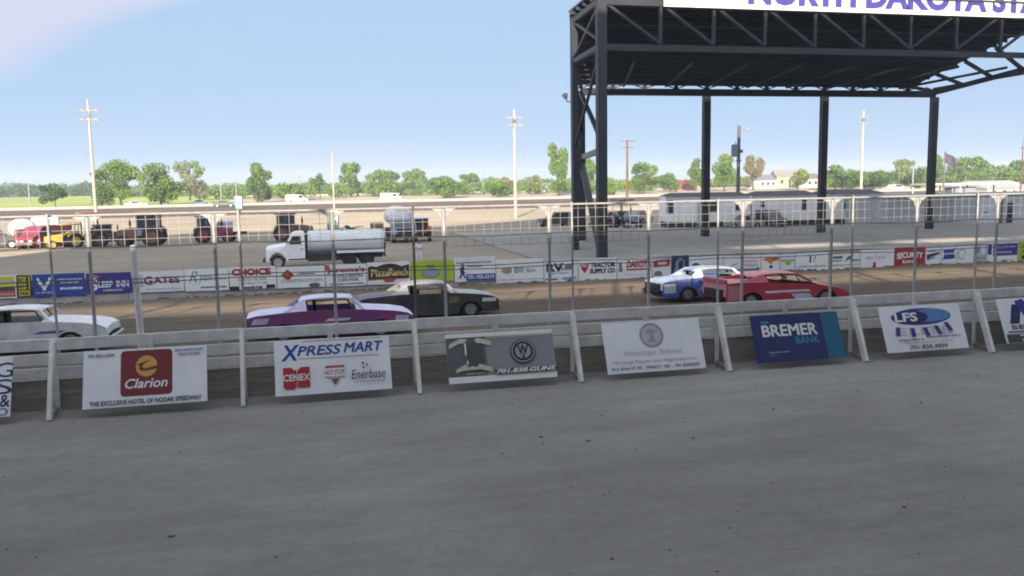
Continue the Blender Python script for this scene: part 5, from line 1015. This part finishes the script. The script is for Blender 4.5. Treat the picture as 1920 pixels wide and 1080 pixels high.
# ---------------------------------------------------------------- poles
M_pole = mat('bleached_pole', (0.50, 0.42, 0.34), 0.8, var=0.12, scale=4, stretch=(1, 1, 0.1)); M_wood = mat('creosote_pole', (0.20, 0.12, 0.08), 0.85, var=0.2, scale=2, stretch=(1, 1, 0.1)); M_gpole = mat('dark_grey_pole', (0.11, 0.115, 0.125), 0.6)
M_lamp = mat('lamp_housing', (0.30, 0.295, 0.285), 0.5)
def pole(label, px, ytop, dep, r0, r1, m, kind, name='light_pole', cat='light pole', group=None):
    p = atd(px, dep); t = thing(name, label, cat, (p.x, p.y, GZ), 0.0, group)
    y = 300.0; top = at_depth(px, ytop, dep).z-GZ
    b = MB(); b.cyl((0, 0, 0), (0, 0, top), r0, r1, 10); b.build('shaft', m, t, smooth=True)
    s = top/16.0
    if kind == 'flood':
        for zz, wd in ((top-1.2*s, 2.6*s), (top-2.3*s, 2.6*s)):
            b = MB(); b.bar((-wd/2, -0.12, zz), (wd/2, -0.12, zz), 0.10, 0.12); c = b.build('crossarm', m, t)
            for i in range(4):
                x = -wd/2+wd*(i+0.2)/3.4; b = MB(); b.cyl((x, -0.20, zz+0.02), (x, -0.60, zz-0.12), 0.07*s, 0.18*s, 10); b.build('floodlight', M_lamp, c, smooth=True)
        b = MB(); b.box((0, -0.2, top-1.75*s), (0.5*s, 0.25, 0.5*s)); b.build('ballast_box', M_cage, t)
    elif kind == 'single':
        b = MB(); b.bar((-0.5*s, 0, top), (0.5*s, 0, top), 0.10, 0.10); c = b.build('crossarm', m, t)
        for x in (-0.45*s, 0.45*s):
            b = MB(); b.cyl((x, 0, top+0.05), (x, -0.55*s, top-0.12*s), 0.14*s, 0.30*s, 10); b.build('floodlight', M_lamp, c, smooth=True)
    elif kind == 'tee':
        for zz, wd in ((top-0.25, 3.4), (top-1.5, 2.6)):
            b = MB(); b.bar((-wd/2, -0.2, zz), (wd/2, -0.2, zz), 0.13, 0.16); c = b.build('crossarm', m, t)
            for x in (-wd/2+0.15, -wd/4, wd/4, wd/2-0.15):
                b = MB(); b.cyl((x, -0.2, zz+0.08), (x, -0.2, zz+0.34), 0.07, 0.05, 6); b.build('insulator', M_lamp, c)
    elif kind == 'transformer':
        b = MB(); b.cyl((-0.62, -0.1, top-3.9), (-0.62, -0.1, top-2.4), 0.42, 0.42, 14); b.cyl((-0.62, -0.1, top-2.4), (-0.62, -0.1, top-2.3), 0.42, 0.25, 14); b.cyl((-0.5, -0.1, top-2.3), (-0.5, -0.1, top-1.95), 0.06, 0.04, 6); b.build('transformer', mat('transformer_grey', (0.16, 0.18, 0.22), 0.5), t, smooth=True)
        b = MB(); b.box((0.2, -0.1, top-3.2), (0.5, 0.35, 0.4)); b.box((0, 0, top-4.4), (0.6, 0.5, 0.12)); b.build('bracket', m, t)
        b = MB(); b.tube([(0, 0, top-0.4), (0.8, -0.2, top-0.25), (1.1, -0.3, top-0.45)], 0.05); b.cyl((1.1, -0.3, top-0.3), (1.1, -0.3, top-0.6), 0.10, 0.22, 10); b.build('yard_lamp', M_lamp, t)
    elif kind == 'flag':
        b = MB(); n = 8; vs = []
        for i in range(n+1):
            u = i/n
            for v in (0, 1): vs.append((u*2.5, 0.25*math.sin(u*7), top-0.1-v*1.9-u*1.3-0.25*u*v))
        b.add(vs, [(2*i, 2*i+1, 2*i+3, 2*i+2) for i in range(n)]); b.add([(x, y+0.015, z) for x, y, z in vs], [(2*i+2, 2*i+3, 2*i+1, 2*i) for i in range(n)])
        b.build('flag', mat('dark_flag', (0.10, 0.085, 0.12), 0.8, c2=(0.04, 0.035, 0.06), scale=1.5), t)
    elif kind == 'mast':
        b = MB(); b.cyl((0, 0, top), (0, 0, top+2.5*s), r1*0.6, r1*0.3, 6); b.build('aerial', m, t)
        b = MB(); b.bar((-0.8*s, 0, top-0.3), (0.8*s, 0, top-0.3), 0.15, 0.15); b.build('crossarm', m, t)
    return t
pole('tall cream light pole with two rows of floodlights, rising behind the canopied tractor at left', 183, 190, 106, 0.21, 0.13, M_pole, 'flood')
pole('tall cream light pole with floodlights standing alone in the sun near the photo middle', 967, 207, 134, 0.27, 0.18, M_pole, 'flood')
pole('slim cream light pole with a double lamp head above the tank truck', 627, 284, 178, 0.2, 0.14, M_pole, 'single')
pole('brown wooden utility pole with crossarms right of the stage column', 1176, 263, 178, 0.26, 0.2, M_wood, 'tee', 'utility_pole', 'utility pole')
pole('dark grey utility pole with a drum transformer behind the mobile homes', 1383, 237, 112, 0.26, 0.2, M_gpole, 'transformer', 'utility_pole', 'utility pole')
pole('very tall pale light mast between the two right stage columns', 1614, 209, 250, 0.44, 0.28, M_pole, 'flood')
pole('flagpole with a dark limp flag right of the rightmost stage column', 1768, 284, 170, 0.16, 0.12, M_cage, 'flag', 'flagpole', 'flagpole')
pole('short white pole on the grass at far left', 56, 344, 320, 0.3, 0.2, M_lamp, 'single')
pole('short white pole right of the sparse pale tree', 415, 337, 330, 0.26, 0.2, M_lamp, 'single')
pole('short white pole left of the lone slender tree', 444, 340, 330, 0.26, 0.2, M_lamp, 'single')
pole('thin white pole right of the bright bushy tree', 563, 328, 330, 0.26, 0.2, M_lamp, 'mast', 'radio_mast', 'mast')
pole('thin pale mast between the horizon trees right of the dark domed tree', 906, 312, 420, 0.22, 0.12, M_lamp, 'mast', 'radio_mast', 'mast')
pole('thin pale mast left of the first rear stage column', 1222, 300, 420, 0.2, 0.12, M_lamp, 'mast', 'radio_mast', 'mast')
pole('short pale pole in the dark wood right of the tall light mast', 1649, 314, 330, 0.34, 0.24, M_lamp, 'single')
pole('short pale pole in the wood left of the rightmost stage column', 1711, 312, 330, 0.34, 0.24, M_lamp, 'single')
pole('thin brown utility pole at the very right edge of the photo', 1912, 275, 150, 0.14, 0.1, M_wood, 'mast', 'utility_pole', 'utility pole')

# ---------------------------------------------------------------- back stretch, fields
YB1 = at(700, 397).y; YB2 = at(700, 382).y
sheet('back_stretch', M_clay2, frange(-420, 520, 40), [(YB1, GZ+0.02), (YB1+6, GZ+0.03), ((YB1+YB2)/2, GZ+0.10), (YB2, GZ+0.25)])
b = MB()
for x in frange(-420, 516, 4.0): b.loft([[(xx, 0, 0), (xx, 0.5, 0), (xx, 0.36, 0.95), (xx, 0.14, 0.95)] for xx in (x+0.03, x+3.97)])
o = b.build('back_stretch_wall', mat('pale_wall', (0.40, 0.37, 0.32), 0.8), None, loc=(0, YB2+0.3, GZ)); tag(o, 'long pale concrete wall along the far side of the back stretch', 'wall')
gx = at(455, 372).x
vs = [(-2350, YB2+6, GZ+0.05), (gx*0.72, YB2+6, GZ+0.05), (gx, YB2+60, GZ+0.05), (gx*1.4, 480, GZ+0.05), (gx*1.6, 900, GZ+0.05), (-2350, 900, GZ+0.05)]
b = MB(); b.add(vs, [(0, 1, 2, 3, 4, 5)]); o = b.build('grass_field', M_grass); o['kind'] = 'structure'
# tyre tracks and darker worn ground in the infield are in the dirt material; a few earth heaps along the inner edge
rr = random.Random(5)
b = MB()
for i in range(260):
    x = rr.uniform(-22, 48); y = YW-1.4+rr.gauss(0, 0.55)+0.35*math.sin(x*0.7); s = rr.uniform(0.05, 0.17)
    zz = -0.98-(y-45)*0.09 if y > 45 else -0.86-(y-44)*0.12
    b.sphere((x, y, zz+s*0.25), (s*rr.uniform(.8, 1.6), s, s*0.6), 7, 4)
o = b.build('dirt_clods', M_track); o['kind'] = 'stuff'; tag(o, 'ragged windrow of dirt clods at the foot of the infield wall', 'dirt')

rr = random.Random(77); b = MB(); b.use(mat('grit_stone', (0.16, 0.15, 0.14), 0.9)); 
for i in range(220):
    x = rr.uniform(-8, 20); y = rr.uniform(7.5, 18.2); s = rr.uniform(0.006, 0.018)*(1+0.9*(rr.random() < 0.05))
    b.sphere((x, y, s*0.3), (s*rr.uniform(.8, 1.7), s, s*0.6), 6, 3)
o = b.build('grit', None); o['kind'] = 'stuff'; tag(o, 'loose grit and small stones scattered over the concrete apron', 'grit')
# ---------------------------------------------------------------- trees
def leaf_mat(name, c, c2):
    m = mat('leaf_'+name, c, 0.7, var=0.2, scale=0.35, c2=c2, spec=0.2); t = m.node_tree; b = t.nodes['Principled BSDF']
    b.inputs['Subsurface Weight'].default_value = 0.0
    return m
LM = {'fresh': leaf_mat('fresh', (0.175, 0.255, 0.041), (0.074, 0.149, 0.027)), 'mid': leaf_mat('mid', (0.115, 0.196, 0.043), (0.061, 0.115, 0.027)), 'deep': leaf_mat('deep', (0.081, 0.135, 0.041), (0.041, 0.074, 0.024)),
      'pale': leaf_mat('pale', (0.216, 0.257, 0.108), (0.121, 0.162, 0.061)), 'dry': leaf_mat('dry', (0.230, 0.203, 0.095), (0.121, 0.115, 0.054))}
M_bark = mat('bark', (0.12, 0.09, 0.065), 0.9, var=0.2, scale=3)
def blob_leaves(b, c, r, n, size, rr, bias=0.55):
    c = Vector(c)
    for _ in range(n):
        d = Vector((rr.gauss(0, 1), rr.gauss(0, 1), rr.gauss(0, 1))).normalized()
        q = rr.random()**0.4
        p = c+Vector((d.x*r[0]*q, d.y*r[1]*q, d.z*r[2]*q))
        nrm = (d*bias+Vector((rr.gauss(0, 1), rr.gauss(0, 1), rr.gauss(0, 1)))*0.6).normalized()
        a = nrm.orthogonal().normalized(); a.rotate(mathutils.Quaternion(nrm, rr.uniform(0, 6.28))); e = nrm.cross(a)
        s = size*rr.uniform(0.6, 1.35); s2 = s*rr.uniform(0.5, 0.9)
        b.add([p-a*s, p-e*s2+nrm*s*0.2, p+a*s, p+e*s2+nrm*s*0.2], [(0, 1, 2, 3)])
def tree(label, px, yb, yt, wpx, kind, leaf, seed, name='tree', group='trees on the horizon', dens=1.0):
    p = at(px, yb); d = depth(p); m = d/F_PX
    H = (yb-yt)*m; Wd = wpx*m*1.22; rr = random.Random(seed)
    t = thing(name, label, 'tree', (p.x, p.y, GZ), rr.uniform(0, 6.28), group)
    blobs = []
    if kind == 'round':
        for i in range(13):
            a = rr.uniform(0, 6.28); q = rr.uniform(0.1, 0.40); z = rr.uniform(0.20, 0.84)
            blobs.append(((Wd*q*math.cos(a), Wd*q*math.sin(a), H*z), (Wd*rr.uniform(.11, .22), Wd*rr.uniform(.11, .22), H*rr.uniform(.09, .18))))
        blobs.append(((0, 0, H*0.83), (Wd*.2, Wd*.2, H*.16)))
    elif kind == 'bush':
        for i in range(9):
            a = rr.uniform(0, 6.28); q = rr.uniform(0.08, 0.32); z = rr.uniform(0.22, 0.72)
            blobs.append(((Wd*q*math.cos(a), Wd*q*math.sin(a), H*z), (Wd*rr.uniform(.18, .26), Wd*rr.uniform(.18, .26), H*rr.uniform(.18, .27))))
    elif kind == 'tall':
        for i in range(11):
            a = rr.uniform(0, 6.28); q = rr.uniform(0.05, 0.30); z = rr.uniform(0.42, 0.88)
            blobs.append(((Wd*q*math.cos(a), Wd*q*math.sin(a), H*z), (Wd*rr.uniform(.12, .18), Wd*rr.uniform(.12, .18), H*rr.uniform(.12, .20))))
        for i in range(3):
            a = rr.uniform(0, 6.28); blobs.append(((Wd*.18*math.cos(a), Wd*.18*math.sin(a), H*rr.uniform(.16, .36)), (Wd*.14, Wd*.14, H*.11)))
    else:                                                  # loose: clumps on separate limbs with sky between
        for i in range(13):
            a = rr.uniform(0, 6.28); q = rr.uniform(0.08, 0.36); z = rr.uniform(0.28, 0.92)
            blobs.append(((Wd*q*math.cos(a), Wd*q*math.sin(a), H*z), (Wd*rr.uniform(.10, .17), Wd*rr.uniform(.10, .17), H*rr.uniform(.09, .15))))
    b = MB(); r0 = max(0.14, H*0.022)
    lean_ = Vector((rr.uniform(-.04, .04)*H, rr.uniform(-.04, .04)*H, H*0.45))
    b.cyl((0, 0, -0.1), lean_*0.5, r0*1.25, r0*0.9, 8); b.cyl(lean_*0.5, lean_, r0*0.9, r0*0.6, 8); b.cyl(lean_, (lean_.x*1.2, lean_.y*1.2, H*0.85), r0*0.6, r0*0.15, 6)
    for c, r in blobs:
        s = lean_*rr.uniform(0.45, 1.0); b.cyl(s, Vector(c), r0*0.42, r0*0.1, 5)
    b.build('trunk', M_bark, t)
    b = MB(); size = max(0.20, 1.9*m)
    for i, (c, r) in enumerate(blobs):
        b.use(LM[leaf] if rr.random() < 0.7 else LM[{'fresh': 'mid', 'mid': 'fresh', 'deep': 'mid', 'pale': 'fresh', 'dry': 'pale'}[leaf]])
        vol = r[0]*r[2]/(size*size); n = int(min(420, max(60, vol*9*dens)))
        if kind == 'loose': n = int(n*0.75)
        blob_leaves(b, c, r, n, size, rr)
    b.build('crown', None, t)
T = [
 ('small dark green tree on the grass at far left', 104, 388, 343, 42, 'round', 'deep'),
 ('broad tall leafy tree just right of the tall cream light pole', 228, 389, 297, 92, 'round', 'fresh'),
 ('leafy tree with low branches at the right of the big tree clump', 302, 390, 304, 84, 'round', 'fresh'),
 ('bushy tree hidden partly behind the tall cream light pole', 192, 388, 320, 44, 'bush', 'mid'),
 ('sparse pale tree with thin top right of the big tree clump', 356, 376, 293, 58, 'loose', 'pale'),
 ('low grey green tree under the sparse pale tree', 372, 376, 333, 42, 'bush', 'dry'),
 ('slender tree with a crown of three clumps and a bare lower trunk', 483, 381, 303, 54, 'tall', 'mid'),
 ('low dry bush at the foot of the slender tree', 492, 379, 346, 34, 'bush', 'dry'),
 ('bright green bushy tree right of the slender tree', 538, 375, 337, 54, 'bush', 'fresh'),
 ('small loose tree left of the slim double lamp pole', 600, 374, 326, 42, 'loose', 'fresh'),
 ('twin topped loose tree right of the slim double lamp pole', 658, 369, 307, 50, 'tall', 'mid'),
 ('light green round tree right of the twin topped tree', 714, 368, 317, 56, 'round', 'fresh'),
 ('low green tree between the light green tree and the domed tree', 750, 364, 335, 34, 'bush', 'mid'),
 ('loose light tree left of the dark domed tree', 776, 363, 316, 56, 'tall', 'fresh'),
 ('dark green domed tree right of the horizon middle', 833, 372, 327, 66, 'bush', 'mid'),
 ('round tree right of the dark domed tree', 886, 364, 324, 42, 'round', 'mid'),
 ('low spreading tree just left of the lone cream light pole', 934, 371, 334, 58, 'bush', 'mid'),
 ('brownish tree behind the lone cream light pole', 950, 365, 328, 40, 'bush', 'dry'),
 ('grey green low tree right of the lone cream light pole', 994, 365, 327, 38, 'bush', 'pale'),
 ('tall loose tree left of the stage columns', 1048, 367, 267, 50, 'tall', 'fresh'),
 ('tree seen between the stage columns', 1102, 365, 296, 44, 'tall', 'mid'),
 ('small bush right of the front stage column', 1144, 366, 338, 26, 'bush', 'fresh'),
 ('leafy tree right of the wooden utility pole', 1208, 364, 304, 54, 'round', 'mid'),
 ('round tree above the left end of the mobile homes', 1256, 360, 319, 40, 'bush', 'mid'),
 ('narrow tree just left of the first rear stage column', 1305, 358, 297, 34, 'tall', 'mid'),
 ('tall loose tree left of the transformer pole', 1358, 359, 288, 60, 'tall', 'fresh'),
 ('tall brownish tree right of the transformer pole', 1412, 357, 293, 44, 'tall', 'dry'),
 ('low green tree in front of the pale yellow house', 1496, 357, 314, 42, 'tall', 'pale'),
 ('broad tree right of the second rear stage column', 1566, 356, 308, 56, 'round', 'mid'),
 ('dark broad tree left of the very tall light mast', 1598, 356, 310, 60, 'bush', 'deep'),
 ('dark tree right of the very tall light mast', 1640, 356, 312, 62, 'bush', 'deep'),
 ('tall tree with bare twigs at the top, left of the rightmost stage column', 1690, 352, 298, 66, 'round', 'pale'),
 ('dark bush close to the rightmost stage column', 1722, 353, 314, 44, 'bush', 'deep'),
 ('upright tree just right of the rightmost stage column', 1756, 350, 290, 30, 'round', 'mid'),
 ('tall rounded tree right of the flagpole', 1800, 348, 294, 52, 'round', 'fresh'),
 ('tall rounded tree above the middle of the open shelter', 1830, 347, 293, 44, 'round', 'mid'),
 ('smaller tree above the right end of the open shelter', 1866, 345, 304, 44, 'bush', 'mid'),
 ('tree above the white hall at the right edge', 1905, 344, 300, 50, 'round', 'mid'),
]
for i, a in enumerate(T): tree(*a, 40+i)
# far woods that read as one dark mass
def wood(name, label, x0, x1, dep0, dep1, hpx, leaf, seed, n, base_off=0.0):
    rr = random.Random(seed); b = MB(); b.use(LM[leaf])
    for i in range(n):
        u = rr.random(); px = x0+(x1-x0)*u; d = dep0+(dep1-dep0)*u+rr.uniform(-12, 25)
        p = atd(px, d); m = d/F_PX; H = hpx*m*(0.72+0.38*mathutils.noise.noise(Vector((px*0.02, seed, 0)))+rr.uniform(-.08, .12))
        b.use(LM[leaf] if rr.random() < 0.65 else LM['mid'])
        w_ = rr.uniform(5, 9)*m*1.6
        blob_leaves(b, (p.x, p.y, GZ+H*0.48), (w_, w_, H*0.52), 70, 2.0*m, rr, 0.7)
    o = b.build(name, None); o['kind'] = 'stuff'; tag(o, label, 'wood')
wood('far_wood', 'dark line of dense trees behind the grass at far left', -60, 215, 560, 560, 33, 'deep', 3, 170)
wood('far_wood', 'low line of far trees along the middle of the horizon', 190, 1230, 470, 470, 27, 'fresh', 4, 620)
wood('scrub_belt', 'patchy scrub and low trees between the horizon trees', 400, 1240, 345, 385, 25, 'fresh', 9, 120)
wood('far_wood', 'low line of far trees between the houses above the mobile homes', 1230, 1560, 480, 480, 24, 'fresh', 5, 150)
wood('far_wood', 'dense belt of trees behind the stage building at right', 1545, 1990, 400, 400, 38, 'fresh', 6, 260)

# ---------------------------------------------------------------- air: the far trees fade a little
hz_ = bpy.data.materials.new('haze'); hz_.use_nodes = True; hn = hz_.node_tree; hn.nodes.clear()
ho = hn.nodes.new('ShaderNodeOutputMaterial'); hv = hn.nodes.new('ShaderNodeVolumePrincipled')
hv.inputs['Color'].default_value = (0.84, 0.92, 1.0, 1); hv.inputs['Density'].default_value = 0.0004; hv.inputs['Anisotropy'].default_value = 0.0
hn.links.new(hv.outputs[0], ho.inputs['Volume'])
b = MB(); b.b2(-2450, 3050, -40, 2550, GZ-1.2, 36.0); o = b.build('haze', hz_); o['kind'] = 'stuff'; tag(o, 'thin pale summer haze over the speedway', 'haze')
